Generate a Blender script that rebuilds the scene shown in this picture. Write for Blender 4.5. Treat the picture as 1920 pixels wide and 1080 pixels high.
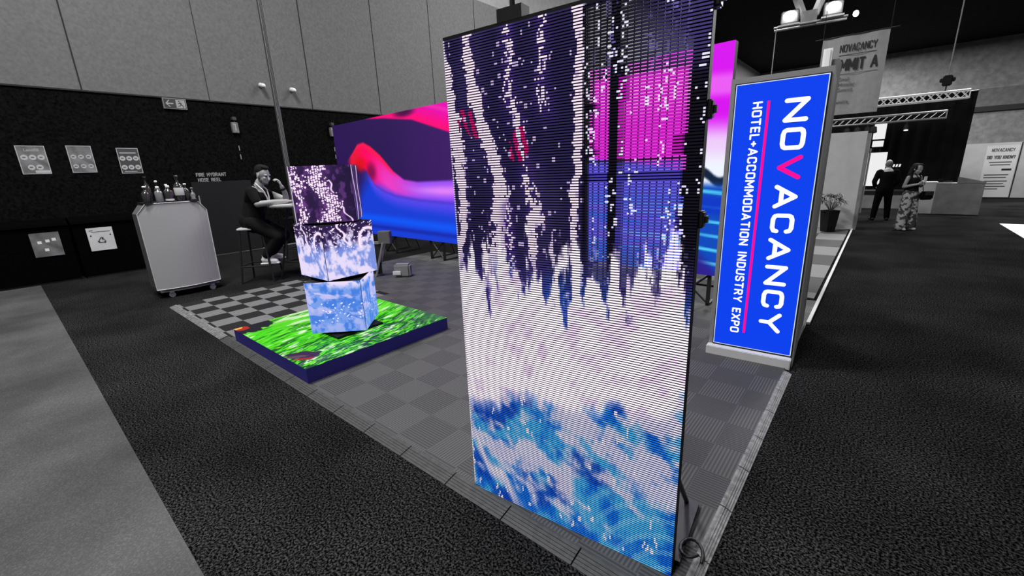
import bpy, bmesh, math, random
import numpy as np
from mathutils import Vector, Matrix
for o in list(bpy.data.objects): bpy.data.objects.remove(o)
S = bpy.context.scene
C = S.collection
PI = math.pi
random.seed(7)

# ------------------------------------------------------------------ camera
F_PX, YAW, PIT, ROLL, CAMH = 802.604, 0.707167, -0.266, -0.0404839, 1.8
cy, sy = math.cos(YAW), math.sin(YAW)
fw = Vector((-sy*math.cos(PIT), cy*math.cos(PIT), math.sin(PIT)))
rt = Vector((cy, sy, 0)); up = rt.cross(fw)
r2 = rt*math.cos(ROLL)+up*math.sin(ROLL); u2 = -rt*math.sin(ROLL)+up*math.cos(ROLL)
cam = bpy.data.objects.new('camera', bpy.data.cameras.new('camera')); C.objects.link(cam)
cam.matrix_world = Matrix(((r2.x, u2.x, -fw.x, 0), (r2.y, u2.y, -fw.y, 0), (r2.z, u2.z, -fw.z, CAMH), (0, 0, 0, 1)))
cam.data.sensor_width = 36; cam.data.lens = F_PX/1920*36; cam.data.clip_end = 300; cam.data.clip_start = .05
S.camera = cam
# ------------------------------------------------------------------ world, exposure
w = bpy.data.worlds.new('world'); S.world = w; w.use_nodes = True
w.node_tree.nodes['Background'].inputs[0].default_value = (1, 1, 1, 1)
w.node_tree.nodes['Background'].inputs[1].default_value = .11
S.view_settings.view_transform = 'Standard'; S.view_settings.look = 'None'
S.view_settings.exposure = 0; S.view_settings.gamma = 1; S.view_settings.use_curve_mapping = False
# ------------------------------------------------------------------ added fill lamps under the roof, no fixtures, power set per area
def fill_lamp(x, y, size, power, z=11.6):
    l = bpy.data.lights.new('fill_lamp', 'AREA'); l.shape = 'DISK'; l.size = size; l.energy = power
    o = bpy.data.objects.new('fill_lamp', l); C.objects.link(o); o.location = (x, y, z)
for x, y, p in ((-6.5, 1, 1500), (-7, 13, 1300), (-6, 26, 1400), (-1.5, -3, 1000), (3, 22, 1500), (3, 33, 3500), (-3, 42, 1500), (5, 48, 5000), (-4, 56, 3500)):
    fill_lamp(x, y, 2.6, p)

# ------------------------------------------------------------------ materials
def lin(c):
    c = c/255
    return c/12.92 if c <= .04045 else ((c+.055)/1.055)**2.4
def rgb(r, g, b): return (lin(r), lin(g), lin(b), 1)
def nt(name):
    m = bpy.data.materials.new(name); m.use_nodes = True
    return m, m.node_tree, m.node_tree.nodes['Principled BSDF']
def mat(name, v, rough=.6, metal=0, noise=0, scale=20, bump=0, spec=.5):
    """v: linear grey or rgba"""
    m, t, b = nt(name)
    col = (v, v, v, 1) if not isinstance(v, tuple) else v
    b.inputs['Base Color'].default_value = col
    b.inputs['Roughness'].default_value = rough; b.inputs['Metallic'].default_value = metal
    b.inputs['Specular IOR Level'].default_value = spec
    if noise or bump:
        tc = t.nodes.new('ShaderNodeTexCoord'); n = t.nodes.new('ShaderNodeTexNoise')
        n.inputs['Scale'].default_value = scale; n.inputs['Detail'].default_value = 6
        t.links.new(tc.outputs['Object'], n.inputs['Vector'])
        if noise:
            mr = t.nodes.new('ShaderNodeMapRange'); mr.inputs['From Min'].default_value = .3; mr.inputs['From Max'].default_value = .7
            mr.inputs['To Min'].default_value = 1-noise; mr.inputs['To Max'].default_value = 1+noise
            t.links.new(n.outputs['Fac'], mr.inputs['Value'])
            mx = t.nodes.new('ShaderNodeMix'); mx.data_type = 'RGBA'; mx.blend_type = 'MULTIPLY'; mx.inputs[0].default_value = 1
            mx.inputs[6].default_value = col; t.links.new(mr.outputs[0], mx.inputs[7]); t.links.new(mx.outputs[2], b.inputs['Base Color'])
        if bump:
            bp = t.nodes.new('ShaderNodeBump'); bp.inputs['Strength'].default_value = bump; bp.inputs['Distance'].default_value = .01
            t.links.new(n.outputs['Fac'], bp.inputs['Height']); t.links.new(bp.outputs[0], b.inputs['Normal'])
    return m
def emis(name, col, s=1):
    m, t, b = nt(name)
    b.inputs['Base Color'].default_value = (.01, .01, .01, 1)
    b.inputs['Emission Color'].default_value = col; b.inputs['Emission Strength'].default_value = s; b.inputs['Specular IOR Level'].default_value = 0
    return m
def screen_mat(name, s=1):
    """LED pixels: colour of each pixel is stored on the face corners"""
    m, t, b = nt(name)
    a = t.nodes.new('ShaderNodeVertexColor'); a.layer_name = 'px'
    b.inputs['Base Color'].default_value = (.004, .004, .004, 1); b.inputs['Roughness'].default_value = .5
    b.inputs['Specular IOR Level'].default_value = .15
    t.links.new(a.outputs[0], b.inputs['Emission Color']); b.inputs['Emission Strength'].default_value = s
    return m
def carpet(name, lo, hi, scale=160):
    m, t, b = nt(name)
    tc = t.nodes.new('ShaderNodeTexCoord'); n = t.nodes.new('ShaderNodeTexNoise'); n2 = t.nodes.new('ShaderNodeTexNoise')
    n.inputs['Scale'].default_value = scale; n.inputs['Detail'].default_value = 4; n.inputs['Roughness'].default_value = .7
    n2.inputs['Scale'].default_value = .9; n2.inputs['Detail'].default_value = 3
    r = t.nodes.new('ShaderNodeValToRGB'); e = r.color_ramp.elements
    e[0].position = .46; e[0].color = (lo, lo, lo, 1); e[1].position = .70; e[1].color = (hi, hi, hi, 1)
    mr = t.nodes.new('ShaderNodeMapRange'); mr.inputs['From Min'].default_value = .35; mr.inputs['From Max'].default_value = .65
    mr.inputs['To Min'].default_value = .7; mr.inputs['To Max'].default_value = 1.3
    mx = t.nodes.new('ShaderNodeMix'); mx.data_type = 'RGBA'; mx.blend_type = 'MULTIPLY'; mx.inputs[0].default_value = 1
    bp = t.nodes.new('ShaderNodeBump'); bp.inputs['Strength'].default_value = .6; bp.inputs['Distance'].default_value = .006
    L = t.links.new
    L(tc.outputs['Object'], n.inputs['Vector']); L(tc.outputs['Object'], n2.inputs['Vector'])
    L(n.outputs['Fac'], r.inputs[0]); L(n2.outputs['Fac'], mr.inputs['Value']); L(r.outputs[0], mx.inputs[6]); L(mr.outputs[0], mx.inputs[7])
    L(mx.outputs[2], b.inputs['Base Color']); L(n.outputs['Fac'], bp.inputs['Height']); L(bp.outputs[0], b.inputs['Normal'])
    b.inputs['Roughness'].default_value = 1; b.inputs['Specular IOR Level'].default_value = 0
    return m
def tiles(name, a, bcol, size, ribs=True, rough=.65):
    """interlocking floor tiles: checker, alternate tiles ribbed across"""
    m, t, b = nt(name); L = t.links.new
    tc = t.nodes.new('ShaderNodeTexCoord'); ch = t.nodes.new('ShaderNodeTexChecker'); ch.inputs['Scale'].default_value = 1/size
    L(tc.outputs['Object'], ch.inputs['Vector'])
    wv = t.nodes.new('ShaderNodeTexWave'); wv.bands_direction = 'X'; wv.inputs['Scale'].default_value = 15
    wv2 = t.nodes.new('ShaderNodeTexWave'); wv2.bands_direction = 'Y'; wv2.inputs['Scale'].default_value = 15
    L(tc.outputs['Object'], wv.inputs['Vector']); L(tc.outputs['Object'], wv2.inputs['Vector'])
    mw = t.nodes.new('ShaderNodeMix'); mw.data_type = 'FLOAT'; L(ch.outputs['Fac'], mw.inputs[0]); L(wv.outputs['Fac'], mw.inputs[2]); L(wv2.outputs['Fac'], mw.inputs[3])
    n = t.nodes.new('ShaderNodeTexNoise'); n.inputs['Scale'].default_value = 60; L(tc.outputs['Object'], n.inputs['Vector'])
    mx = t.nodes.new('ShaderNodeMix'); mx.data_type = 'RGBA'; mx.inputs[6].default_value = (a, a, a, 1); mx.inputs[7].default_value = (bcol, bcol, bcol, 1)
    L(ch.outputs['Fac'], mx.inputs[0])
    mr = t.nodes.new('ShaderNodeMapRange'); mr.inputs['To Min'].default_value = .6 if ribs else .8; mr.inputs['To Max'].default_value = 1.25
    L(mw.outputs[0] if ribs else n.outputs['Fac'], mr.inputs['Value'])
    m2 = t.nodes.new('ShaderNodeMix'); m2.data_type = 'RGBA'; m2.blend_type = 'MULTIPLY'; m2.inputs[0].default_value = 1
    L(mx.outputs[2], m2.inputs[6]); L(mr.outputs[0], m2.inputs[7]); L(m2.outputs[2], b.inputs['Base Color'])
    bp = t.nodes.new('ShaderNodeBump'); bp.inputs['Strength'].default_value = .5; bp.inputs['Distance'].default_value = .004
    L(mw.outputs[0], bp.inputs['Height']); L(bp.outputs[0], b.inputs['Normal'])
    b.inputs['Roughness'].default_value = rough; b.inputs['Specular IOR Level'].default_value = .15
    return m
M = dict(
    carpet=carpet('charcoal_carpet', .001, .066, 85), light_carpet=carpet('grey_carpet', .062, .10, 90),
    tile=tiles('ribbed_tile_in_glare', .075, .06, .30), tile_far=tiles('two_tone_tile_off_glare', .012, .13, .30, False, .8),  # same booth floor twice: glare is put into the first one's flatter tones
    felt=mat('black_felt', .0042, .95, noise=.7, scale=22, spec=.02), panel=mat('grey_wall_panel', .108, .85, noise=.16, scale=16),
    panel_light=mat('light_wall_panel', .24, .85, noise=.1, scale=4), roof=mat('black_roof', .006, .9, noise=.5, scale=2, spec=.1),
    farwall=mat('far_wall_paint', .13, .9, noise=.25, scale=2.5), farband=mat('far_wall_band', .08, .9, noise=.2, scale=2.5),
    seam=mat('dark_seam', .01, .9), black=mat('matt_black', .008, .6, spec=.2), blackmetal=mat('black_metal', .012, .45, spec=.4),
    indigo=mat('indigo_module', (.006, .005, .022, 1), .6), plinthside=mat('navy_plinth_side', rgb(48, 42, 138), .6),
    alu=mat('aluminium', .42, .4, metal=.7), ramp=mat('grey_ramp', .15, .6, noise=.5, scale=30), rampdark=mat('dark_ramp', .035, .7, noise=.3, scale=30),
    greyplastic=mat('grey_plastic', .2, .5), totem=mat('totem_grey', .24, .7), cabinet=mat('grey_cabinet', .11, .6, noise=.15, scale=6), bar=mat('light_grey_front', .36, .7),
    baredge=mat('pale_edge', .6, .5), white=mat('white_panel', .55, .7, noise=.08, scale=3), whitebright=mat('white_board', .75, .7),
    skin=mat('skin', .30, .6), skin2=mat('skin_light', .24, .6), darkcloth=mat('dark_cloth', .008, .95, spec=.1), midcloth=mat('charcoal_cloth', .03, .95, spec=.1),
    suit=mat('black_suit', .004, .9, spec=.03), binblack=mat('bin_black', .0012, .9, spec=.02), hair=mat('dark_hair', .010, .8, spec=.1), greyhair=mat('cropped_grey_hair', .09, .9, noise=.3, scale=90), shoe=mat('white_shoe', .6, .6),
    leaf=mat('dark_leaf', .05, .5), wood=mat('pale_wood', .22, .5, noise=.2, scale=12), glass=mat('dark_bottle_glass', .03, .1, spec=.9), clearglass=mat('grey_bottle_glass', .18, .1, spec=.9),
    paper=mat('paper_label', .5, .8), banner=mat('banner_cloth', .27, .9, noise=.1, scale=5), ink=mat('dark_ink', .02, .9), inkgrey=mat('grey_ink', .09, .9),
    postergrey=mat('poster_grey', .13, .6, noise=.5, scale=5), posterborder=mat('poster_border', .38, .7), posterdark=mat('poster_dark', .04, .6), wallwhite=mat('wall_lettering', .22, .8),
    counter=mat('counter_grey', .22, .8, noise=.2, scale=4), floral=None, screenwhite=emis('lit_white_screen', (1, 1, 1, 1), .85),
    lamp=emis('lamp_glow', (1, 1, 1, 1), 14), blue=emis('sign_blue', rgb(0, 64, 238), 1), signwhite=emis('sign_white', (1, 1, 1, 1), 1.15), pink=emis('sign_pink', rgb(255, 0, 150), 1),
    exitglow=emis('exit_white', (1, 1, 1, 1), .32), exitdark=mat('exit_dark', .03, .6), px=screen_mat('led_pixels'), signrim=emis('sign_rim', (.75, .85, 1, 1), 1),
)
def floral():
    m, t, b = nt('floral_cloth'); L = t.links.new
    tc = t.nodes.new('ShaderNodeTexCoord'); v = t.nodes.new('ShaderNodeTexNoise'); v.inputs['Scale'].default_value = 11; v.inputs['Detail'].default_value = 2
    r = t.nodes.new('ShaderNodeValToRGB'); e = r.color_ramp.elements; e[0].position = .47; e[0].color = (.05, .05, .05, 1); e[1].position = .53; e[1].color = (.42, .42, .42, 1)
    L(tc.outputs['Object'], v.inputs['Vector']); L(v.outputs['Fac'], r.inputs[0]); L(r.outputs[0], b.inputs['Base Color']); b.inputs['Roughness'].default_value = .9
    return m
M['floral'] = floral()

# ------------------------------------------------------------------ object helpers
def link(name, bm, m, parent=None, smooth=False):
    me = bpy.data.meshes.new(name); bmesh.ops.recalc_face_normals(bm, faces=bm.faces) if len(bm.faces) else None
    bm.to_mesh(me); bm.free()
    if m: me.materials.append(m)
    if smooth:
        for p in me.polygons: p.use_smooth = True
    o = bpy.data.objects.new(name, me); C.objects.link(o)
    if parent: o.parent = parent
    return o
def thing(name, label, cat, loc=(0, 0, 0), rz=0, group=None):
    o = bpy.data.objects.new(name, None); C.objects.link(o); o.empty_display_size = .1
    o.location = loc; o.rotation_euler = (0, 0, rz)
    return tag(o, label, cat, group)
def tag(o, label, cat, group=None):
    o['label'] = label; o['category'] = cat
    if group: o['group'] = group
    return o
def struct(o): o['kind'] = 'structure'; return o
def BM(): return bmesh.new()
def box(bm, a, b, rot=None, bev=0):
    a = Vector(a); b = Vector(b); c = (a+b)/2; d = b-a
    g = bmesh.ops.create_cube(bm, size=1)
    mt = Matrix.Translation(c) @ (rot.to_4x4() if rot else Matrix()) @ Matrix.Diagonal((abs(d.x), abs(d.y), abs(d.z), 1))
    bmesh.ops.transform(bm, matrix=mt, verts=g['verts'])
    if bev:
        es = list({e for v in g['verts'] for e in v.link_edges})
        bmesh.ops.bevel(bm, geom=es, offset=bev, segments=2, affect='EDGES')
    return bm
def tube(bm, p0, p1, r0, r1=None, seg=12, round_=False):
    """tapered bar between two points; round_ gives hemispherical ends"""
    r1 = r0 if r1 is None else r1
    p0 = Vector(p0); p1 = Vector(p1); d = p1-p0; Ln = d.length
    if Ln < 1e-6: d = Vector((0, 0, 1)); Ln = 1e-6
    q = d.normalized().to_track_quat('Z', 'Y').to_matrix()
    prof = []
    if round_:
        for k in range(4): a = PI/2*(k/4); prof.append((-r0*math.cos(a), r0*math.sin(a)))
        prof.append((0, r0)); prof.append((Ln, r1))
        for k in range(1, 5): a = PI/2*(k/4); prof.append((Ln+r1*math.sin(a), r1*math.cos(a)))
    else: prof = [(0, 0), (0, r0), (Ln, r1), (Ln, 0)]
    prev = None
    for z, r in prof:
        if r < 1e-5: ring = [bm.verts.new(p0+q@Vector((0, 0, z)))]
        else: ring = [bm.verts.new(p0+q@Vector((r*math.cos(2*PI*i/seg), r*math.sin(2*PI*i/seg), z))) for i in range(seg)]
        if prev:
            if len(prev) == 1 and len(ring) > 1:
                for i in range(seg): bm.faces.new((prev[0], ring[(i+1) % seg], ring[i]))
            elif len(ring) == 1 and len(prev) > 1:
                for i in range(seg): bm.faces.new((prev[i], prev[(i+1) % seg], ring[0]))
            elif len(ring) > 1:
                for i in range(seg): bm.faces.new((prev[i], prev[(i+1) % seg], ring[(i+1) % seg], ring[i]))
        prev = ring
    return bm
def poly(bm, pts, th, n=None):
    """extrude a planar outline (3D points) by vector th"""
    th = Vector(th); a = [bm.verts.new(Vector(p)) for p in pts]; b = [bm.verts.new(Vector(p)+th) for p in pts]
    bm.faces.new(a); bm.faces.new(b[::-1])
    for i in range(len(a)): bm.faces.new((a[i], b[i], b[(i+1) % len(a)], a[(i+1) % len(a)]))
    return bm
def lathe(bm, prof, c=(0, 0, 0), seg=16):
    c = Vector(c); prev = None
    for r, z in prof:
        ring = [bm.verts.new(c+Vector((max(r, 1e-4)*math.cos(2*PI*i/seg), max(r, 1e-4)*math.sin(2*PI*i/seg), z))) for i in range(seg)]
        if prev:
            for i in range(seg): bm.faces.new((prev[i], prev[(i+1) % seg], ring[(i+1) % seg], ring[i]))
        else: bm.faces.new(ring[::-1])
        prev = ring
    bm.faces.new(prev); return bm
def ell(bm, c, r, rot=None, sub=3):
    g = bmesh.ops.create_icosphere(bm, subdivisions=sub, radius=1)
    bmesh.ops.transform(bm, matrix=Matrix.Translation(Vector(c)) @ (rot.to_4x4() if rot else Matrix()) @ Matrix.Diagonal((r[0], r[1], r[2], 1)), verts=g['verts'])
    return bm
def text(name, s, size, m, origin, ux, uy, parent=None, align='LEFT', bold=0, depth=.001, sx=1):
    """real lettering lying in the plane (ux, uy), slightly raised"""
    cu = bpy.data.curves.new(name, 'FONT'); cu.body = s; cu.size = size; cu.align_x = align; cu.offset = bold; cu.extrude = depth; cu.resolution_u = 3
    tmp = bpy.data.objects.new('tmp', cu); C.objects.link(tmp)
    bpy.context.view_layer.update()
    me = bpy.data.meshes.new_from_object(tmp.evaluated_get(bpy.context.evaluated_depsgraph_get()))
    bpy.data.objects.remove(tmp)
    ux = Vector(ux).normalized(); uy = Vector(uy).normalized(); uz = ux.cross(uy)
    mt = Matrix(((ux.x*sx, uy.x, uz.x, origin[0]), (ux.y*sx, uy.y, uz.y, origin[1]), (ux.z*sx, uy.z, uz.z, origin[2]), (0, 0, 0, 1)))
    me.transform(mt); me.materials.clear(); me.materials.append(m); me.name = name
    o = bpy.data.objects.new(name, me); C.objects.link(o)
    if parent: o.parent = parent
    return o

# ------------------------------------------------------------------ numpy noise for the picture on the LED screens
def _h(ix, iy, seed):
    n = (ix.astype(np.int64)*374761393 + iy.astype(np.int64)*668265263 + seed*1442695041) & 0xffffffff
    n = ((n ^ (n >> 13))*1274126177) & 0xffffffff
    return ((n ^ (n >> 16)) & 0xffff)/65535.
def vnoise(x, y, seed=0):
    ix = np.floor(x); iy = np.floor(y); fx = x-ix; fy = y-iy
    fx = fx*fx*(3-2*fx); fy = fy*fy*(3-2*fy)
    a = _h(ix, iy, seed); b = _h(ix+1, iy, seed); c = _h(ix, iy+1, seed); d = _h(ix+1, iy+1, seed)
    return (a*(1-fx)+b*fx)*(1-fy)+(c*(1-fx)+d*fx)*fy
def fbm(x, y, seed=0, oc=4):
    s = 0; a = .5; t = 0
    for k in range(oc): s = s+a*vnoise(x*2**k, y*2**k, seed+k*17); t += a; a *= .5
    return s/t
def sm(x, a, b):
    t = np.clip((x-a)/(b-a), 0, 1); return t*t*(3-2*t)
def col(r, g, b): return np.array((r, g, b), float)/255
def mixc(a, b, t): return a*(1-t[..., None])+b*t[..., None]
def interp(x, xs, ys): return np.interp(x, xs, ys)
def tolin(c):
    c = np.clip(c, 0, 1.25); return np.where(c <= .04045, c/12.92, ((c+.055)/1.055)**2.4)
def pixel_mesh(name, P, quads, colors, m, parent, extra=None):
    """P (n,3) verts, quads (k,4), colors (k,3) sRGB 0..1 -> one mesh with a colour per pixel"""
    me = bpy.data.meshes.new(name); k = len(quads)
    me.vertices.add(len(P)); me.vertices.foreach_set('co', P.astype(np.float32).ravel())
    me.loops.add(k*4); me.loops.foreach_set('vertex_index', quads.astype(np.int32).ravel())
    me.polygons.add(k); me.polygons.foreach_set('loop_start', np.arange(0, 4*k, 4, dtype=np.int32))
    me.polygons.foreach_set('loop_total', np.full(k, 4, dtype=np.int32))
    me.update(calc_edges=True)
    a = me.color_attributes.new('px', 'FLOAT_COLOR', 'CORNER')
    c = np.ones((k, 4, 4), np.float32); c[:, :, :3] = tolin(colors)[:, None, :]
    a.data.foreach_set('color', c.ravel()); me.materials.append(m)
    o = bpy.data.objects.new(name, me); C.objects.link(o)
    if parent: o.parent = parent
    return o
def pixel_grid(name, org, U, V, nu, nv, fn, parent, m=None):
    """continuous LED face: origin, edge vectors U and V, fn(u,v)->rgb"""
    org, U, V = map(lambda q: np.array(q, float), (org, U, V))
    us = np.linspace(0, 1, nu+1); vs = np.linspace(0, 1, nv+1); uu, vv = np.meshgrid(us, vs)
    P = org+uu[..., None]*U+vv[..., None]*V; idx = np.arange((nu+1)*(nv+1)).reshape(nv+1, nu+1)
    q = np.stack((idx[:-1, :-1], idx[:-1, 1:], idx[1:, 1:], idx[1:, :-1]), -1).reshape(-1, 4)
    uc, vc = np.meshgrid((us[1:]+us[:-1])/2, (vs[1:]+vs[:-1])/2)
    return pixel_mesh(name, P.reshape(-1, 3), q, fn(uc, vc).reshape(-1, 3), m or M['px'], parent)

# ================================================================== SETTING
XW, YW, ZC = -12.93, 63.0, 12.0
struct(link('floor', box(BM(), (XW-.3, -9, -.2), (24, YW+.3, 0)), M['carpet']))
struct(link('floor.001', box(BM(), (-12.6, -7, -.02), (9, .245, .004)), M['light_carpet']))
bx0, bx1, by0, by1 = -8.05, -.425, 1.46, 6.6
bm = BM(); box(bm, (-5.7, by0, -.02), (bx1, 3.7, .015)); box(bm, (bx0, 3.7, -.02), (bx1, by1, .015)); struct(link('floor.002', bm, M['tile']))
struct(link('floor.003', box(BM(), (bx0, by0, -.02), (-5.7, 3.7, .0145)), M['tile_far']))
bm = BM(); box(bm, (XW-.3, -9, 0), (XW, YW, 3.76)); struct(link('wall_left', bm, M['felt']))
struct(link('wall_left.001', box(BM(), (XW-.3, -9, 3.76), (XW+.02, YW, 8.2)), M['panel']))
struct(link('wall_left.002', box(BM(), (XW-.3, -9, 8.2), (XW-.05, YW, ZC)), M['panel_light']))
for k, y in enumerate((-.6, 1.71, 3.99, 6.56, 8.85, 11.2, 13.5, 16, 18.4, 21, 24, 27, 31, 35)):
    wd = .012 if y != 3.99 else .006
    struct(link('trim_%d' % (k+1), box(BM(), (XW+.015, y-wd, 3.77), (XW+.026, y+wd, 8.19)), M['seam']))
struct(link('trim_20', box(BM(), (XW-.01, -9, 3.735), (XW+.03, YW, 3.765)), M['seam']))
struct(link('trim_21', box(BM(), (XW-.01, 2.75, 0), (XW+.012, 9, .03)), M['greyplastic']))
struct(link('wall_far', box(BM(), (XW-.3, YW, 0), (24, YW+.3, ZC)), M['farwall']))
struct(link('wall_far.001', box(BM(), (-2, YW-.15, 6.0), (24, YW, 7.6)), M['farband']))
struct(link('trim_22', box(BM(), (-2, YW-.3, 5.55), (24, YW, 6.0)), M['seam']))
struct(link('ceiling', box(BM(), (XW-.3, -9, ZC), (24, YW+.3, ZC+.2)), M['roof']))
# recessed fire cupboard leaf in the dark wall
struct(link('door_1', box(BM(), (XW, 3.22, .02), (XW+.02, 4.55, 1.85)), M['black']))

# booth edging: sloped ramps
def ramp(name, a, b, side, wd, m, label, n):
    """a->b along the booth edge, sloping down towards side"""
    a = Vector(a); b = Vector(b); s = Vector(side).normalized()
    bm = BM()
    for i in range(n):
        p = a.lerp(b, i/n); q = a.lerp(b, (i+1)/n); g = (q-p).normalized()*.004; p = p+g; q = q-g
        pts = [p, p+Vector((0, 0, .024)), p+s*.012+Vector((0, 0, .024)), p+s*wd+Vector((0, 0, .003)), p+s*wd]
        poly(bm, pts, q-p)
        for j in range(4):
            t = .02+wd*.18*(j+.3); hh = .024-.021*(t-.012)/(wd-.012)+.001
            box(bm, (p+s*t)+Vector((0, 0, hh-.004)), (q+s*(t+.004))+Vector((0, 0, hh+.0015))) if abs((q-p).x) < 1e-6 or abs((q-p).y) < 1e-6 else None
    o = link(name, bm, m); tag(o, label, 'floor edging'); return o
ramp('edge_ramp', (bx1, 1.36, 0), (bx1, 4.12, 0), (1, 0, 0), .062, M['ramp'], 'pale ribbed edging ramp running from the tall waterfall screen to the blue sign', 7)
ramp('edge_ramp', (-5.75, by0, 0), (bx1, by0, 0), (0, -1, 0), .10, M['rampdark'], 'dark edging ramp along the booth front between plinth and tall waterfall screen', 12)
ramp('edge_ramp', (bx0, by0, 0), (-5.78, by0, 0), (0, -1, 0), .09, M['ramp'], 'light grey edging ramp left of the glowing green plinth', 5)
# neighbouring booth floor behind the blue sign
struct(link('floor.004', box(BM(), (-4, 6.7, -.02), (-.47, 14.6, .02)), tiles('neighbour_tile', .07, .2, 1.0, False, .8)))
struct(link('trim_23', box(BM(), (-.43, 5.6, 0), (-.395, 14.2, .028)), M['white']))

# ================================================================== TALL SEE-THROUGH LED SCREEN
LA = Vector((-1.595, 1.458, 0)); LB = Vector((-.477, 1.575, 0)); LW = (LB-LA).length; LH = 2.36
ld = (LB-LA).normalized(); ln = Vector((ld.y, -ld.x, 0))        # ln points to the viewer side
led = thing('waterfall_screen', 'tall see-through LED screen showing a foaming waterfall, standing at the booth corner', 'LED screen', (LA.x, LA.y, .015), math.atan2(ld.y, ld.x))
def led_pic(u, v):
    dot = _h(np.floor(u*9999), np.floor(v*9999), 3)
    dot2 = _h(np.floor(u*118), np.floor(v*172), 5); dot3 = _h(np.floor(u*88), np.floor(v*130), 6)
    st = fbm(u*26, v*9, 11); big = fbm(u*7, v*5, 21); wav = fbm(u*5+v*3, v*16+u*7, 31)
    c = np.zeros(u.shape+(3,))+col(40, 34, 78)
    c = mixc(c, col(72, 62, 118)+0*c, sm(big, .45, .75)*.5)
    def stream(us, w, dens, vlo, vhi, tint=(255, 236, 255)):
        nonlocal c
        cx = interp(v, [p[0] for p in us], [p[1] for p in us])+(fbm(v*9, v*0, int(w*999))-.5)*.075
        ww = w*(.35+1.3*fbm(v*14, v*0+3, int(w*777)))
        m = np.exp(-((u-cx)/ww)**2)*(.62+.85*fbm(u*34, v*26, int(w*555)+4, 3))*sm(v, vlo-.02, vlo+.02)*(1-sm(v, vhi-.01, vhi+.01))
        on = ((dot2*.45+st*.55) < m*dens*.92).astype(float)
        halo = np.clip(m*.75, 0, 1)
        c = mixc(c, col(96, 58, 170)+0*c, halo*.7); c = mixc(c, col(*tint)+0*c, on)
    mag = ((np.exp(-(((u-.10)/.075)**2+((v-.85+.25*(u-.1))/.028)**2))+np.exp(-(((u-.35)/.06)**2+((v-.80)/.035)**2)))*(.4+1.2*fbm(u*22, v*40, 91)) > .5) & (np.sin((u*.9+v*.5)*190) > -.1)
    stream([(.5, .015), (.72, .045), (.8, .04), (.9, .02), (1, .0)], .030, 1.0, .42, 1.02)
    stream([(.5, .20), (.6, .21), (.75, .225), (.85, .17), (1, .12)], .037, 1.1, .42, 1.02)
    stream([(.6, .42), (.78, .36), (.86, .32), (1, .30)], .036, .66, .66, 1.02)
    stream([(.84, .475), (1, .46)], .035, .62, .84, 1.02)
    stream([(.4, .43), (.58, .40), (.67, .41)], .02, .9, .40, .69)
    stream([(.4, .31), (.64, .27)], .026, .6, .40, .7)
    stream([(.4, .585), (.7, .58), (1, .578)], .0165, 1.3, .40, 1.02)
    c[mag] = col(205, 16, 110)
    # the see-through corner; backdrop bloom is painted onto its unlit strips
    sprk = ((dot3 > .972) & (v > .45) & (v < .99)) | ((dot2 > .93) & (st > .60))
    c = mixc(c, col(214, 190, 240)+0*c, sprk*.9)
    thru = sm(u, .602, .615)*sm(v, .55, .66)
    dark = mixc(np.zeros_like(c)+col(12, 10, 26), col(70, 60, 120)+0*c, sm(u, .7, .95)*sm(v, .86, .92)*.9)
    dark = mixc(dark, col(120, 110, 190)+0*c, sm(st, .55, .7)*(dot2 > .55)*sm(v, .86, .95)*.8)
    dark = mixc(dark, col(196, 20, 186)+0*c, sm(u, .64, .66)*(1-sm(u, .94, .95))*sm(v, .765, .77)*(1-sm(v, .885, .89))*((u < .70) | (u > .735)))  # magenta here, blue next: bloom from the backdrop painted as strip glow
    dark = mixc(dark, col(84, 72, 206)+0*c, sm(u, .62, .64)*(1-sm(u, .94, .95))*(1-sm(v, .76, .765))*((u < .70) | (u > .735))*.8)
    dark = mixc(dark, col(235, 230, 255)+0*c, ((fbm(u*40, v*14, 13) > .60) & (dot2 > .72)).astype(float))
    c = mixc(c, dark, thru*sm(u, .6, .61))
    # falling foam growing denser downwards
    f = .72*fbm(u*26, v*8+u*2, 41, 5)+.28*fbm(u*70, v*34, 42, 3); lim = interp(v, [.36, .46, .56, .66, .72], [-.3, .22, .46, .66, .95])
    foam = sm(f, lim, lim+.09)*(1-sm(v, .66, .72))
    blu = mixc(np.zeros_like(c)+col(70, 58, 160), col(52, 96, 214)+0*c, sm(fbm(u*9, v*8, 51), .45, .6))
    c = mixc(c, blu, (1-sm(v, .5, .62))*.85)
    wtex = mixc(np.zeros_like(c)+col(255, 240, 255)*1.14, col(244, 218, 252)+0*c, sm(fbm(u*14, v*34, 47, 5), .48, .75)*.8); c = mixc(c, wtex, np.clip(foam, 0, 1))
    # pool: blue with drifting foam
    edge = .255+.09*u+.07*(fbm(u*8, v*8, 61)-.5)*2
    pool = 1-sm(v, edge-.035, edge+.02)
    water = mixc(np.zeros_like(c)+col(16, 110, 228), col(74, 178, 240)+0*c, sm(fbm(u*12, v*22, 71), .35, .65))
    water = mixc(water, col(10, 62, 190)+0*c, sm(fbm(u*6, v*12, 73), .52, .68)*.8)
    ww = .7*fbm(u*3.5+v*3, v*13+u*2.6, 81, 5)+.3*fbm(u*22, v*44+u*6, 82, 4)
    wf = sm(ww, .47, .60)*sm(v, .0, .04)
    water = mixc(water, col(238, 226, 250)+0*c, wf*.9)
    # bright curl low on the left and fine arcs low on the right
    cu = np.abs(v-(.115-.42*(u-.03)**1.0+.012*np.sin(u*40)+.02*(fbm(u*14, v*14, 83)-.5)))
    water = mixc(water, col(248, 234, 252)+0*c, (1-sm(cu, .006, .032))*sm(u, .01, .05)*(1-sm(u, .22, .34))*.9)
    r = np.hypot((u-1.03), (v+.06)*1.9); arc = (np.sin(r*95) > .45)*sm(u, .6, .75)*(1-sm(v, .12, .18))
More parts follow.
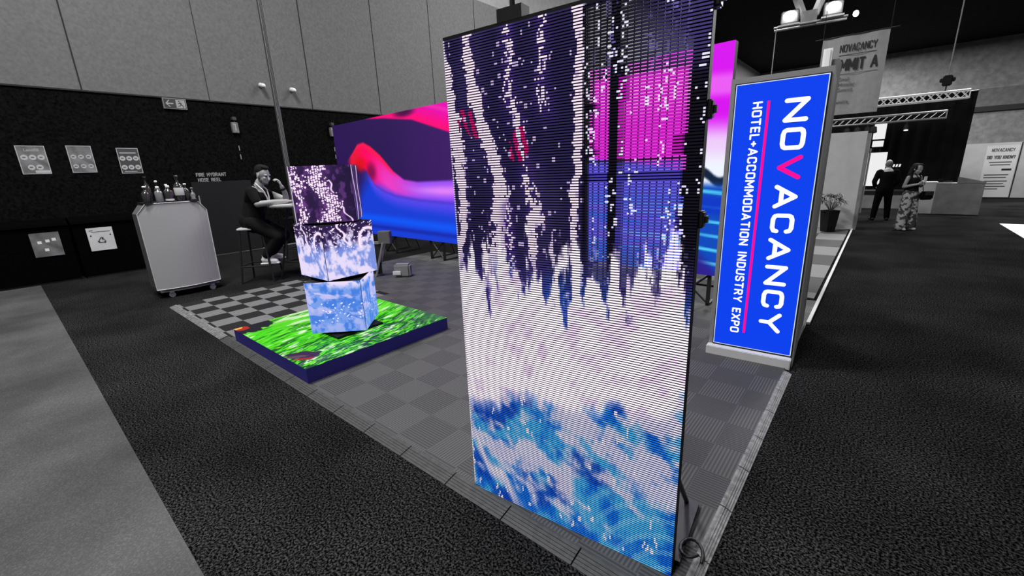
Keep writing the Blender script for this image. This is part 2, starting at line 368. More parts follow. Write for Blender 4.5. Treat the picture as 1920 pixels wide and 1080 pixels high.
    water = mixc(water, col(150, 214, 250)+0*c, arc*.45)
    sp = (_h(np.floor(u*84), np.floor(v*88+2*np.sin(u*60)), 9) > .975)
    water[sp] = col(246, 238, 255)
    c = mixc(c, water, pool)
    c = mixc(c, col(247, 236, 252)+0*c, (1-sm(u, 0, .012))*sm(v, .0, .02))
    return c
NR, NC = 216, 150
pit = LH/NR; sh = pit*.58; dp = .004
r_ = np.arange(NR); z0 = r_*pit+pit*.22; us = np.linspace(0, LW, NC+1)
P = []; Q = []; base = 0
front_cols = []
uc = (us[1:]+us[:-1])/2/LW
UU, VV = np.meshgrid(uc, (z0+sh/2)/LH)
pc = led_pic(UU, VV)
for r in range(NR):
    for z in (z0[r], z0[r]+sh):
        P.append(np.stack((us, us*0, us*0+z), -1))
P = np.concatenate(P); n1 = NC+1
a = (np.arange(NR)*2*n1)[:, None]+np.arange(NC)[None]
Q = np.stack((a, a+1, a+1+n1, a+n1), -1).reshape(-1, 4)
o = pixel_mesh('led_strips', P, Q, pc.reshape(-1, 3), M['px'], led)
bm = BM()
for r in range(NR): box(bm, (0, .0006, z0[r]-.0003), (LW, dp, z0[r]+sh+.0003))
link('strip_carriers', bm, M['black'], led)
bm = BM()
nrib = 45
for k in range(nrib+1): x = LW*k/nrib; box(bm, (x-.0016, dp, .01), (x+.0016, dp+.008, LH))
link('vertical_ribs', bm, M['black'], led)
link('backing_panel', box(BM(), (0.01, .016, 0.02), (LW*.603, .05, LH-.01)), M['indigo'], led)
link('backing_panel', box(BM(), (LW*.603, .016, 0.02), (LW-.01, .05, LH*.555)), M['indigo'], led)
bm = BM()
box(bm, (0, .0006, -.012), (LW, .07, .002)); box(bm, (0, .0006, LH-.002), (LW, .05, LH+.012))
box(bm, (LW-.05, .012, 0), (LW-.002, .07, LH)); box(bm, (.0, .012, 0), (.02, .07, LH))
box(bm, (LW*.70, .012, LH*.5), (LW*.735, .06, LH)); box(bm, (LW*.6, .012, LH*.733), (LW, .06, LH*.747))
box(bm, (LW*.6, .012, LH*.5), (LW*.614, .05, LH))
for z in (.845, .775): box(bm, (LW*.61, .012, LH*z), (LW*.655, .05, LH*(z+.012)))
box(bm, (LW*.735, .012, LH*.855), (LW*.755, .05, LH*.905))
for z, q in ((.96, .07), (.80, .10), (.74, .07), (.69, .08)): box(bm, (LW-q, .012, LH*(z-.03)), (LW-.02, .06, LH*z))
link('frame', bm, M['black'], led)
for z in (.97, .83, .675):
    bm = BM(); box(bm, (LW-.01, .015, LH*z-.03), (LW+.018, .06, LH*z+.03), bev=.005); box(bm, (LW+.018, .03, LH*z-.012), (LW+.028, .05, LH*z+.012))
    link('side_latch', bm, M['blackmetal'], led)
bm = BM(); box(bm, (.3, .0, LH+.01), (.42, .06, LH+.06)); tube(bm, (.36, .03, LH+.06), (.36, .03, LH+.12), .012)
link('top_bracket', bm, M['blackmetal'], led)
bm = BM(); box(bm, (LW-.16, .07, -.01), (LW+.02, .50, .03)); box(bm, (LW-.06, .07, 0), (LW-.02, .11, .5)); tube(bm, (LW-.04, .48, .02), (LW-.04, .09, .5), .012)
link('rear_foot', bm, M['blackmetal'], led)
bm = BM(); box(bm, (.06, .07, -.01), (.2, .50, .03)); box(bm, (.1, .07, 0), (.14, .11, .5)); tube(bm, (.12, .48, .02), (.12, .09, .5), .012)
link('rear_foot', bm, M['blackmetal'], led)
# cable with a pale plug beside the screen's foot
def cable(name, pts, r, m, label, cat='cable', parent=None):
    bm = BM()
    for a, b in zip(pts[:-1], pts[1:]): tube(bm, a, b, r, r, 8, True)
    o = link(name, bm, m, parent, True)
    if label: tag(o, label, cat)
    return o
cable('power_cable', [(-.44+.05*math.cos(a), 1.72+.08*math.sin(a)+.03*i/12, .03+.004*i) for i, a in enumerate(np.linspace(0, 5.5, 14))], .008, M['blackmetal'], 'coiled black cable on the tiles at the tall screen right foot')
def plug(x, y, rz, label):
    t = thing('cable_plug', label, 'plug', (x, y, .015), rz)
    link('plug_body', box(BM(), (-.03, -.022, 0), (.035, .022, .03), bev=.006), M['baredge'], t)
    bm = BM(); pts = [(-.03, 0, .015), (-.09, .02, .012), (-.14, -.02, .010), (-.19, .03, .010)]
    for a, b in zip(pts[:-1], pts[1:]): tube(bm, a, b, .007, .007, 8, True)
    link('cord', bm, M['greyplastic'], t)
plug(-1.0, 3.0, 2.2, 'pale cable plug lying on the tiles between tall screen and blue sign')

# ================================================================== CUBE TOTEM ON THE GREEN PLINTH
PX, PY, PW, PD, PH = -4.62, 2.305, 1.80, 1.68, .16
pl = thing('screen_plinth', 'low square plinth whose glowing top shows bright green grass', 'plinth', (PX, PY, .015))
PH2 = PH-.015
link('plinth_body', box(BM(), (-PW/2, -PD/2, 0), (PW/2, PD/2, PH2-.004)), M['plinthside'], pl)
def grass(u, v):
    # u along x, v along y; coarse on the left, finer to the right
    k = 1+1.6*u
    uu_ = u+.25*v+.03*np.sin(v*7); a = fbm(uu_*20*k**.6, v*4.2*k, 7, 5); b = fbm(uu_*52*k**.5, (v-.4*u)*11*k, 8, 4); g = fbm(u*3, v*3, 9)
    c = mixc(np.zeros(u.shape+(3,))+col(20, 96, 24), col(70, 226, 8)+0*a[..., None], sm(a*.55+b*.45, .36-.06*(1-u), .54))
    c = mixc(c, col(120, 240, 50)+0*c, sm(b, .52, .66)*.8)
    c = mixc(c, col(226, 255, 214)+0*c, sm(fbm(uu_*15*k**.6, v*4.5*k, 15, 4)+.05*(.5-u), .57, .70))
    c = mixc(c, col(10, 60, 52)+0*c, sm(u, .45, 1)*sm(b, .56, .42)*.75)
    c = mixc(c, col(14, 52, 70)+0*c, sm(u*.5+v, 1.05, 1.5)*sm(a, .62, .45)*.8)
    c = mixc(c, col(120, 190, 70)+0*c, sm(g, .55, .7)*.25)
    # dark fish-like rock shapes and an insect in the picture
    def blob(cx, cyy, rx, ry, ang, cc, rag=.35):
        nonlocal c
        X = (u-cx)*math.cos(ang)+(v-cyy)*math.sin(ang); Y = -(u-cx)*math.sin(ang)+(v-cyy)*math.cos(ang)
        d = (X/rx)**2+(Y/ry)**2+(fbm(u*30, v*30, 19)-.5)*rag*4
        t = 1-sm(d, .85, 1.05); c = mixc(c, cc+0*c, t)
    blob(.055, .10, .105, .15, .5, col(20, 18, 34)); blob(.03, .03, .05, .06, .5, col(176, 40, 18), .6); blob(.01, .02, .02, .03, .4, col(250, 190, 90), .5)
    blob(.80, .08, .10, .055, .95, col(58, 30, 78)); blob(.86, .055, .05, .016, .95, col(170, 24, 52), .5); blob(.79, .03, .07, .018, .9, col(96, 74, 92), .4)
    blob(.93, .42, .012, .05, -.6, col(16, 26, 46), .3)
    return c
# picture is laid so that its near-left corner is the plinth's near-left corner
pixel_grid('green_screen', (-PW/2, -PD/2, PH2), (PW, 0, 0), (0, PD, 0), 380, 260, grass, pl)

def foamy(seed, mode):
    def fn(u, v):
        dot = _h(np.floor(u*48+2*np.sin(v*30+seed)), np.floor(v*46), seed)
        f = fbm(u*6, v*6, seed, 5); g = fbm(u*14, v*9, seed+5, 4); z = np.zeros(u.shape+(3,))
        if mode == 0:      # dark with clumps of bright bubbles
            c = mixc(z+col(36, 22, 60), col(84, 48, 110)+z, sm(g, .5, .7))
            cx = .42+.22*(1-v)+.06*np.sin(v*9+seed); m = np.exp(-((u-cx)/.19)**2)+.85*np.exp(-((u-.10-.05*np.sin(v*6))/.09)**2)
            X = u*24; Y = v*24+_h(np.floor(X), np.floor(X)*0, seed+8); cell = (X-np.floor(X)-.5-.42*(_h(np.floor(X), np.floor(Y), seed+2)-.5))**2+(Y-np.floor(Y)-.5-.42*(_h(np.floor(X), np.floor(Y), seed+3)-.5))**2
            on = (cell < .07+.22*_h(np.floor(X), np.floor(Y), seed+6))*(_h(np.floor(X), np.floor(Y), seed+4)*.5+f*.5 < m*.86)
            c = mixc(c, col(150, 84, 170)+z, np.clip(m, 0, 1)*.45); c = mixc(c, col(255, 234, 255)+z, on.astype(float))
            ed = np.abs(u-(.62+.32*(1-v)**2.2+.02*np.sin(v*30))); c = mixc(c, col(250, 222, 255)+z, (1-sm(ed, .006, .022))*(v < .75)*(f > .38))
            c = mixc(c, col(250, 240, 255)+z, (1-sm(u, 0, .02)))
        elif mode == 3:    # calmer dark side with vertical pale trails
            c = mixc(z+col(38, 28, 66), col(80, 66, 120)+z, sm(g, .45, .7))
            ed = np.minimum(np.abs(u-.25-.1*np.sin(v*5)), np.abs(u-.78-.05*np.sin(v*8))); c = mixc(c, col(246, 226, 250)+z, 1-sm(ed, .02, .05))
        elif mode == 1:    # foam climbing out of the dark
            top = sm(v+.5*(g-.5), .62, .82)
            c = mixc(z+col(232, 220, 250), col(96, 128, 218)+z, sm(.6*f+.4*g, .46, .66)*.8)
            c = mixc(c, col(86, 92, 170)+z, sm(v, .45, .8)*sm(g, .38, .55)*.8)
            c = mixc(c, col(48, 30, 76)+z, top)
            c = mixc(c, col(250, 236, 255)+z, ((dot > .90) & (v > .5)).astype(float))
            e1 = np.abs(u-(.30+.22*(1-v)*2+.03*np.sin(v*25))); e2 = np.abs(np.hypot(u-.90, (v-.62)*.8)-.20)
            c = mixc(c, col(252, 232, 255)+z, np.maximum((1-sm(e1, .012, .03))*(v > .58), (1-sm(e2, .012, .035))*(v > .5)))
        else:              # blue water with drifting foam
            c = mixc(z+col(72, 128, 226), col(122, 160, 236)+z, sm(g, .4, .62))
            c = mixc(c, col(214, 204, 246)+z, sm(fbm(u*4+v*2, v*7, seed+9, 5), .50, .62)*(.35+.65*v))
            c = mixc(c, col(236, 222, 250)+z, sm(v, .80, .97)*sm(f, .35, .5))
            c = mixc(c, col(250, 244, 255)+z, ((dot > .955) & (v > .2) & (v < .6)).astype(float))
        return c
    return fn
def cube(name, z, hgt, yaw, modes, label, seed):
    s = .575; h = s/2
    t = thing(name, label, 'LED cube', (-4.44, 2.285, z), yaw, 'stacked LED cubes on the green plinth')
    g = .003
    link('cube_shell', box(BM(), (-h+g, -h+g, .002), (h-g, h-g, hgt-.002)), M['black'], t)
    sides = [((-h, -h, 0), (s, 0, 0)), ((h, -h, 0), (0, s, 0)), ((h, h, 0), (-s, 0, 0)), ((-h, h, 0), (0, -s, 0))]
    for i, (o_, U) in enumerate(sides):
        nrm = Vector(U).cross(Vector((0, 0, 1))).normalized()*.0; ins = Vector(U).normalized()*.004
        pixel_grid('screen_face', tuple(Vector(o_)+ins+Vector((0, 0, .004))), tuple(Vector(U)-2*ins), (0, 0, hgt-.008), 84, 80, foamy(seed+i*7, modes[i]), t)
    return t
cube('waterfall_cube', .205, .562, math.radians(44.3), (2, 2, 2, 2), 'bottom cube of the stack, showing blue water and foam on the green plinth', 100)
cube('waterfall_cube', .797, .560, math.radians(1.1), (1, 1, 1, 1), 'middle cube of the stack, twisted, with white foam rising to dark top', 200)
cube('waterfall_cube', 1.372, .560, math.radians(-37.2+90), (0, 3, 0, 3), 'top cube of the stack, dark with clusters of pale bubbles', 300)
def swivel(z, z1, yaw, s, label):
    bm = BM(); box(bm, (-s/2, -s/2, 0), (s/2, s/2, (z1-z)*.6), bev=.002); lathe(bm, [(.12, (z1-z)*.4), (.12, z1-z)])
    o = link('swivel_plate', bm, M['black']); o.location = (-4.44, 2.285, z); o.rotation_euler = (0, 0, yaw); tag(o, label, 'swivel plate')
swivel(PH+.001, .206, math.radians(1), .56, 'black square swivel plate between green plinth and bottom cube')
swivel(.7675, .7965, math.radians(20), .42, 'black swivel plate between bottom and middle cubes')
swivel(1.3575, 1.3715, math.radians(10), .42, 'black swivel plate between middle and top cubes')

# ================================================================== WIDE BACKDROP SCREEN
BA = Vector((-11.0, 6.03, 0)); BB = Vector((-1.44, 5.63, 0)); BW = (BB-BA).length; BZ0, BZ1 = .41, 3.08; BH = BZ1-BZ0
bd = thing('backdrop_screen', 'wide wall-sized LED screen with magenta and blue flowing waves behind the booth', 'LED screen', (BA.x, BA.y, .015), math.atan2(BB.y-BA.y, BB.x-BA.x))
def waves(s, t):
    z = np.zeros(s.shape+(3,))
    w1 = fbm(s*6, t*2, 501, 3)
    c = mixc(z+col(44, 22, 84), col(70, 26, 110)+z, sm(s, .2, .5)*.6)
    # magenta sheet across the top
    lo = interp(s, [.0, .17, .25, .36, .48, .6, .75], [1.2, 1.0, .975, .925, .80, .66, .5])
    c = mixc(c, mixc(z+col(255, 0, 118), col(232, 0, 176)+z, sm(t-lo, .0, .15)), sm(t-lo, -.008, .012)*(s < .8))
    c = mixc(c, col(255, 110, 190)+z, (1-sm(np.abs(t-(lo+.10+.1*s)), .0, .03))*.35*(s > .2)*(s < .8))
    c = mixc(c, col(60, 10, 70)+z, (1-sm(np.hypot((s-.335)*1.2, (t-.99)*1.4)+.02*(w1-.5), .02, .07))*.9)
    # flame that rolls into a lilac ribbon
    tu = interp(s, [.05, .09, .12, .149, .18, .22, .27, .31, .36, .48, .7], [.66, .74, .81, .82, .78, .70, .56, .49, .47, .475, .44])
    tl = interp(s, [.05, .09, .12, .15, .18, .22, .27, .36, .48, .7], [.60, .62, .62, .56, .44, .38, .34, .31, .29, .26])
    ins = sm(t, tl-.02, tl+.03)*(1-sm(t, tu-.02, tu+.006))*sm(s, .05, .085)
    rib = z+col(236, 20, 60)
    rib = mixc(rib, col(255, 0, 96)+z, sm(s, .1, .15)); rib = mixc(rib, col(238, 60, 196)+z, sm(s, .15, .24)*(1-sm(t-tl, .1, .45)))
    rib = mixc(rib, col(150, 76, 246)+z, sm(s, .24, .40)); h = (t-tl)/np.maximum(tu-tl, .02)
    rib = mixc(rib, col(224, 130, 250)+z, np.exp(-((h-.55)/.22)**2)*sm(s, .26, .45)); rib = mixc(rib, col(255, 24, 80)+z, sm(h, .72, .95)*(1-sm(s, .24, .3)))
    rib = mixc(rib, col(92, 60, 236)+z, (1-sm(h, .0, .3))*sm(s, .16, .22)*.9)
    c = mixc(c, rib, ins)
    c = mixc(c, col(20, 8, 40)+z, (1-sm(np.hypot((s-.172)*3.4, (t-.56)*1.0), .02, .12))*.5)
    c = mixc(c, col(226, 12, 28)+z, (1-sm(np.hypot((s-.125)*2.4, (t-.63)), .02, .10))*.85)
    # blue body below
    bl = z+col(22, 62, 214); bl = mixc(bl, col(84, 70, 236)+z, sm(t-tl, -.12, .0)); bl = mixc(bl, col(10, 92, 255)+z, (1-sm(np.abs(t-(.14-.10*(s-.25))), .0, .06))*.8)
    bl = mixc(bl, col(18, 30, 150)+z, (1-sm(np.abs(t-(.07-.05*(s-.2))), .0, .03))*.6)
    below = (1-sm(t, tl-.01, tl+.03))*sm(s+.3*(.6-t), .12, .22)
    c = mixc(c, bl, below)
    # right third: magenta sky over violet and cyan water
    k = sm(s, .66, .76)
    sky = mixc(z+col(255, 140, 244), col(244, 60, 232)+z, sm(np.abs(t-.86), .02, .16)); sky = mixc(sky, col(255, 150, 240)+z, sm(w1, .5, .6)*.4)
    sky = mixc(sky, col(232, 60, 240)+z, (1-sm(t, .48, .66))*.6)
    hor = interp(s, [.6, .79, .9, .935, .955, 1], [.62, .58, .52, .50, .47, .44])
    sea = mixc(z+col(116, 104, 250), col(40, 124, 236)+z, sm(fbm(s*5, t*26+s*9, 511, 4), .42, .6)*(1-sm(t, .28, .46)))
    sea = mixc(sea, col(120, 200, 250)+z, sm(fbm(s*4+3, t*30+s*10, 521, 4), .56, .64)*(1-sm(t, .2, .4))*.7)
    rr = mixc(sky, sea, 1-sm(t-hor, -.012, .012))
    # last strip, seen directly at the right end
    e = sm(s, .955, .966)
    a = s*0+t+.25*(s-.98)
    st = z+col(226, 20, 255); st = mixc(st, col(216, 0, 240)+z, sm(a, .6, .75)); st = mixc(st, col(250, 150, 250)+z, (1-sm(np.abs(a-.84), .02, .07))*.6)
    st = mixc(st, col(238, 206, 250)+z, 1-sm(a, .60, .74)); st = mixc(st, col(240, 244, 255)+z, 1-sm(a, .50, .60))
    st = mixc(st, col(8, 30, 60)+z, 1-sm(np.abs(a-.455-.02*np.sin(s*150)), .012, .03))
    low = mixc(z+col(6, 74, 190), col(90, 216, 250)+z, sm(np.sin(a*95+5*s*3)*.5+.5*fbm(s*9, t*30, 531), .45, .85)); low = mixc(low, col(0, 50, 200)+z, (1-sm(np.abs(a-.33), .02, .06))*.8)
    low = mixc(low, col(44, 28, 140)+z, 1-sm(t+3.2*(s-.985), .02, .12))
    st = mixc(st, low, 1-sm(a, .40, .445))
    rr = mixc(rr, st, e)
    return mixc(c, rr, k)
pixel_grid('screen_face', (0, 0, BZ0), (BW, 0, 0), (0, 0, BH), 620, 200, waves, bd)
link('screen_cabinet', box(BM(), (0.001, .003, BZ0+.001), (BW-.001, .10, BZ1-.001)), M['black'], bd)
for k in range(6):
    x = .3+k*(BW-.6)/5; bm = BM()
    for dx in (-.22, .22): box(bm, (x+dx-.02, .03, 0), (x+dx+.02, .07, BZ0+.02)); box(bm, (x+dx-.02, .03, 0), (x+dx+.02, .75, .03)); tube(bm, (x+dx, .70, .03), (x+dx, .09, 1.6), .015)
    tube(bm, (x-.22, .05, .02), (x+.22, .05, BZ0), .013); tube(bm, (x+.22, .05, .02), (x-.22, .05, BZ0), .013)
    link('support_frame', bm, M['blackmetal'], bd)
bm = BM(); box(bm, (BW+.02, .12, 0), (BW+.10, .2, 2.30)); box(bm, (BW-.02, .1, 2.0), (BW+.12, .22, 2.2)); box(bm, (BW-.02, .1, 1.5), (BW+.12, .22, 1.6))
link('end_post', bm, M['blackmetal'], bd)
# small aluminium frame stand and white adaptor standing behind the cubes, below the backdrop
st = thing('folding_stand', 'folded grey metal stand on the floor behind the cube stack, below the backdrop', 'stand', (-6.95, 4.30, .015), math.radians(38))
bm = BM()
for y in (-.05, .07): tube(bm, (0, y, .02), (.18, y, .62), .022)
link('leg', bm, M['alu'], st)
bm = BM(); box(bm, (-.75, -.03, .60), (.2, .03, .645)); link('top_rail', bm, M['greyplastic'], st)
bm = BM(); box(bm, (-.75, -.03, .0), (.03, .03, .045)); link('bottom_rail', bm, M['alu'], st)
bm = BM(); box(bm, (-.75, -.02, .045), (.1, -.005, .60)); link('infill_panel', bm, M['seam'], st)
bm = BM(); box(bm, (.1, -.05, .60), (.32, .09, .83), bev=.01); link('head_block', bm, M['cabinet'], st)
ab = thing('power_adaptor', 'grey box with white connector on the floor right of the folded stand', 'adaptor', (-6.48, 4.55, .015), math.radians(35))
bm = BM(); box(bm, (-.16, -.08, 0), (.14, .08, .24), bev=.03); link('case', bm, M['greyplastic'], ab)
bm = BM(); box(bm, (-.17, -.11, .05), (-.02, -.08, .12), bev=.006); link('connector', bm, M['baredge'], ab)

# ================================================================== BLUE SIGN TOTEM
SA = Vector((-1.043, 4.228, 0)); SB = Vector((-.406, 4.266, 0)); SW = (SB-SA).length
sg = thing('sign_totem', 'upright lit blue sign lettered in white and pink at the booth right edge', 'sign', (SA.x, SA.y, 0), math.atan2(SB.y-SA.y, SB.x-SA.x))
z0s, z1s = .112, 2.42
link('sign_cabinet', box(BM(), (-.045, .01, .0), (SW+.022, .85, z1s+.052)), M['totem'], sg)
link('sign_base', box(BM(), (-.05, -.075, 0), (SW+.01, .012, .095), bev=.006), M['white'], sg)
link('sign_bezel', box(BM(), (-.008, -.008, z0s-.008), (SW+.008, .012, z1s+.008)), M['black'], sg)
link('sign_rim', box(BM(), (0, -.011, z0s), (SW, -.008, z1s)), M['signrim'], sg)
link('sign_face', box(BM(), (.006, -.013, z0s+.006), (SW-.006, -.011, z1s-.006)), M['blue'], sg)

def arc(cx, cy, rx, ry, a0, a1, n=5): return [(cx+rx*math.cos(math.radians(a0+(a1-a0)*i/n)), cy+ry*math.sin(math.radians(a0+(a1-a0)*i/n))) for i in range(n+1)]
rr_ = [(.14, 0), (.04, .05), (0, .16), (0, .84), (.04, .95), (.14, 1), (.42, 1), (.52, .95), (.56, .84), (.56, .16), (.52, .05), (.42, 0)]
G = {  # rounded sign-writer's letters: strokes in a box 0..w x 0..1
 'N': (.60, [[(0, 0), (0, 1), (.60, 0), (.60, 1)]]), 'O': (.56, [rr_+[rr_[0]]]),
 'V': (.64, [[(0, 1), (.32, 0), (.64, 1)]]), 'A': (.66, [[(0, 0), (.33, 1), (.66, 0)], [(.12, .29), (.54, .29)]]),
 'C': (.54, [[(.54, .76), (.52, .92), (.42, 1), (.14, 1), (.03, .93), (0, .8), (0, .2), (.03, .07), (.14, 0), (.42, 0), (.52, .08), (.54, .24)]]),
 'Y': (.62, [[(0, 1), (.31, .46), (.62, 1)], [(.31, .46), (.31, 0)]]), 'H': (.56, [[(0, 0), (0, 1)], [(.56, 0), (.56, 1)], [(0, .5), (.56, .5)]]),
 'T': (.56, [[(0, 1), (.56, 1)], [(.28, 1), (.28, 0)]]), 'E': (.46, [[(.46, 1), (0, 1), (0, 0), (.46, 0)], [(0, .52), (.40, .52)]]), 'F': (.44, [[(.44, 1), (0, 1), (0, 0)], [(0, .5), (.38, .5)]]),
 'L': (.42, [[(0, 1), (0, 0), (.42, 0)]]), '+': (.44, [[(0, .48), (.44, .48)], [(.22, .26), (.22, .70)]]), 'M': (.72, [[(0, 0), (0, 1), (.36, .30), (.72, 1), (.72, 0)]]),
 'D': (.54, [[(0, 0), (0, 1), (.34, 1), (.50, .92), (.54, .78), (.54, .22), (.50, .08), (.34, 0), (0, 0)]]), 'I': (.02, [[(0, 0), (0, 1)]]),
 'U': (.56, [[(0, 1), (0, .18), (.04, .05), (.14, 0), (.42, 0), (.52, .05), (.56, .18), (.56, 1)]]),
 'S': (.52, [[(.52, .84), (.46, .97), (.36, 1), (.14, 1), (.03, .94), (0, .8), (.03, .62), (.14, .54), (.38, .46), (.49, .38), (.52, .2), (.48, .05), (.36, 0), (.14, 0), (.04, .04), (0, .17)]]),
 'R': (.54, [[(0, 0), (0, 1), (.36, 1), (.50, .93), (.54, .78), (.50, .58), (.36, .5), (0, .5)], [(.28, .5), (.54, 0)]]), 'P': (.52, [[(0, 0), (0, 1), (.36, 1), (.48, .93), (.52, .76), (.48, .54), (.36, .46), (0, .46)]]),
 'X': (.58, [[(0, 0), (.58, 1)], [(0, 1), (.58, 0)]]), 'K': (.54, [[(0, 0), (0, 1)], [(.54, 1), (.04, .46)], [(.2, .6), (.54, 0)]]), 'W': (.86, [[(0, 1), (.22, 0), (.43, .8), (.64, 0), (.86, 1)]]),
 'G': (.55, [[(.54, .78), (.52, .92), (.42, 1), (.14, 1), (.03, .93), (0, .8), (0, .2), (.03, .07), (.14, 0), (.42, 0), (.52, .08), (.55, .24), (.55, .48), (.32, .48)]]),
 '?': (.46, [[(0, .8), (.05, .95), (.14, 1), (.34, 1), (.45, .9), (.45, .72), (.23, .48), (.23, .3)], [(.23, .02), (.23, .0)]]), ' ': (.34, []),
}
def letters(word, length, cap, wd, gap=.30):
    """list of (char, 2D strokes in metres) filling `length`; x along the line, y up"""
    tot = sum(G[c][0] for c in word)+gap*(len(word)-1); sc = (length-wd)/tot; x = wd/2; out = []
    for c in word:
        gw, st_ = G[c]; out.append((c, [[(x+p[0]*sc, wd/2+p[1]*(cap-wd)) for p in q] for q in st_])); x += (gw+gap)*sc
    return out
def lettering(word, length, cap, wd, m, org, ux, uy, parent, gap=.30, each=False, name='lettering', colours={}):
    ux = Vector(ux); uy = Vector(uy); org = Vector(org); nn = ux.cross(uy).normalized(); r = wd/2; bm = None
    for i, (c, strokes) in enumerate(letters(word, length, cap, wd, gap)):
        if bm is None or each: bm = BM()
        lift = 0
        for pts in strokes:
            for p, q in zip(pts[:-1], pts[1:]):
                d = Vector((q[0]-p[0], q[1]-p[1]))
                d = d.normalized() if d.length > 1e-6 else Vector((1, 0)); n = Vector((-d.y, d.x))*r
                out = [Vector(p)+n]+[Vector(p)+Vector((math.cos(t), math.sin(t)))*r for t in [math.atan2(n.y, n.x)+PI*k/6 for k in range(1, 6)]]+[Vector(p)-n, Vector(q)-n]+[Vector(q)+Vector((math.cos(t), math.sin(t)))*r for t in [math.atan2(-n.y, -n.x)+PI*k/6 for k in range(1, 6)]]+[Vector(q)+n]
                bm.faces.new([bm.verts.new(org+ux*v.x+uy*v.y+nn*lift) for v in out]); lift += .00004
        if each and strokes:
            link('letter', bm, colours.get(i, m), parent)
    if not each: link(name, bm, m, parent)
lettering('NOVACANCY', 1.965, .172, .034, M['signwhite'], (.362, -.0145, 2.272), (0, 0, -1), (1, 0, 0), sg, .31, True, colours={2: M['pink']})
bm = BM(); tube(bm, (.252, -.0135, 2.27), (.252, -.0135, .262), .010, seg=8); link('pink_line', bm, M['pink'], sg)
lettering('HOTEL+ACCOMMODATION INDUSTRY EXPO', 2.02, .074, .0135, M['signwhite'], (.136, -.0145, 2.272), (0, 0, -1), (1, 0, 0), sg, .33, True)
# neighbour booth's wall end behind the sign
pw = thing('partition_wall', 'pale partition panel end with white post rising behind the blue sign', 'partition', (-.50, 5.22, 0))
bm = BM(); box(bm, (-.07, -.05, 0), (.0, .05, 2.76)); box(bm, (-.055, -.062, 0), (-.015, -.05, 2.75)); link('post', bm, M['whitebright'], pw)
link('panel', box(BM(), (-.03, .05, 0), (.05, .30, 2.68)), M['counter'], pw)

# ================================================================== LEFT WALL THINGS
def wallposter(y, z, wd, hg, n, label, header=True, style=0):
    t = thing('wall_poster', label, 'poster', (XW, y, z), 0)
    link('sheet', box(BM(), (0, -wd/2, -hg/2), (.012, wd/2, hg/2)), M['posterborder'], t)
    link('printed_area', box(BM(), (.012, -wd/2+.012, -hg/2+.012), (.014, wd/2-.012, hg/2-.012)), M['postergrey'] if style < 2 else M['posterdark'], t)
    rows = [(3, .05), (n-3, -.14)]
    for cnt, zz in rows:
        for j in range(cnt):
            yy = (j-(cnt-1)/2)*.115
            bm = BM(); tube(bm, (.014, yy, zz), (.0155, yy, zz), .05 if style != 1 else .042, seg=20); link('picture_dot', bm, M['posterborder'] if style != 1 else M['bar'], t)
            bm = BM(); box(bm, (.0155, yy-.025, zz-.012), (.0165, yy+.02, zz+.012)); link('picture_mark', bm, M['inkgrey'], t)
    if style == 0: text('heading', 'Landfill', .075, M['bar'], (.0145, -.10, .165), (0, 1, 0), (0, 0, 1), t)
    if style == 2:
        link('heading_bar', box(BM(), (.014, -wd/2+.04, .155), (.0155, wd/2-.05, .175)), M['posterborder'], t)
        link('lower_bar', box(BM(), (.014, -wd/2+.05, -.235), (.0155, wd/2-.1, -.225)), M['bar'], t)
    if style == 0: link('lower_bar', box(BM(), (.014, -.02, -.25), (.0155, wd/2-.015, -.20)), M['posterborder'], t)
wallposter(.715, 2.385, .40, .54, 5, 'leftmost framed waste poster on dark wall, five round pictures under a heading', style=0)
wallposter(1.41, 2.396, .38, .54, 6, 'middle grey waste poster on dark wall with faint round pictures', style=1)
wallposter(2.18, 2.36, .37, .54, 6, 'rightmost waste poster on dark wall with dark bands and six circles', style=2)
ex = thing('exit_sign', 'lit exit sign with left arrow and running figure high on dark wall', 'exit sign', (XW, 3.253, 3.625))
link('housing', box(BM(), (0, -.225, -.115), (.05, .225, .115)), M['greyplastic'], ex)
link('panel', box(BM(), (.05, -.21, -.10), (.053, .21, .10)), M['exitdark'], ex)
bm = BM(); box(bm, (.053, -.17, -.012), (.056, -.03, .012))
for s_ in (1, -1): poly(bm, [(.053, -.18, 0), (.053, -.155, 0), (.053, -.09, .075*s_), (.053, -.115, .075*s_)], (.003, 0, 0))
link('arrow', bm, M['exitglow'], ex)
link('figure_field', box(BM(), (.053, .02, -.088), (.055, .195, .088)), M['exitglow'], ex)
bm = BM(); X = .0565
def flat(a, b, w): 
    a = Vector((X, a[0], a[1])); b = Vector((X, b[0], b[1])); tube(bm, a, b, w, w, 8, True)
flat((.095, .02), (.12, -.015), .012); flat((.12, -.015), (.15, -.04), .009); flat((.15, -.04), (.145, -.075), .008); flat((.115, -.02), (.085, -.045), .009); flat((.085, -.045), (.05, -.05), .008)
flat((.09, .025), (.06, .0), .007); flat((.095, .03), (.13, .015), .007); ell(bm, (X, .085, .055), (.004, .014, .014))
link('running_figure', bm, M['exitdark'], ex)
tf = thing('fire_lettering', 'pale fire hydrant and hose reel lettering on the dark wall', 'lettering', (XW+.002, 3.36, 1.94))
lettering('FIRE HYDRANT', .66, .092, .017, M['wallwhite'], (.003, .0, .03), (0, 1, 0), (0, 0, 1), tf, each=True)
lettering('HOSE REEL', .50, .092, .017, M['wallwhite'], (.003, .02, -.095), (0, 1, 0), (0, 0, 1), tf, each=True)
lettering('FIRE EXTINGUISHER', .54, .058, .011, M['wallwhite'], (.003, .03, -.20), (0, 1, 0), (0, 0, 1), tf, each=True)
for j in range(4): link('small_print', box(BM(), (0, .0, -.295-.035*j), (.004, .58-.14*(j % 2), -.283-.035*j)), M['inkgrey'], tf)
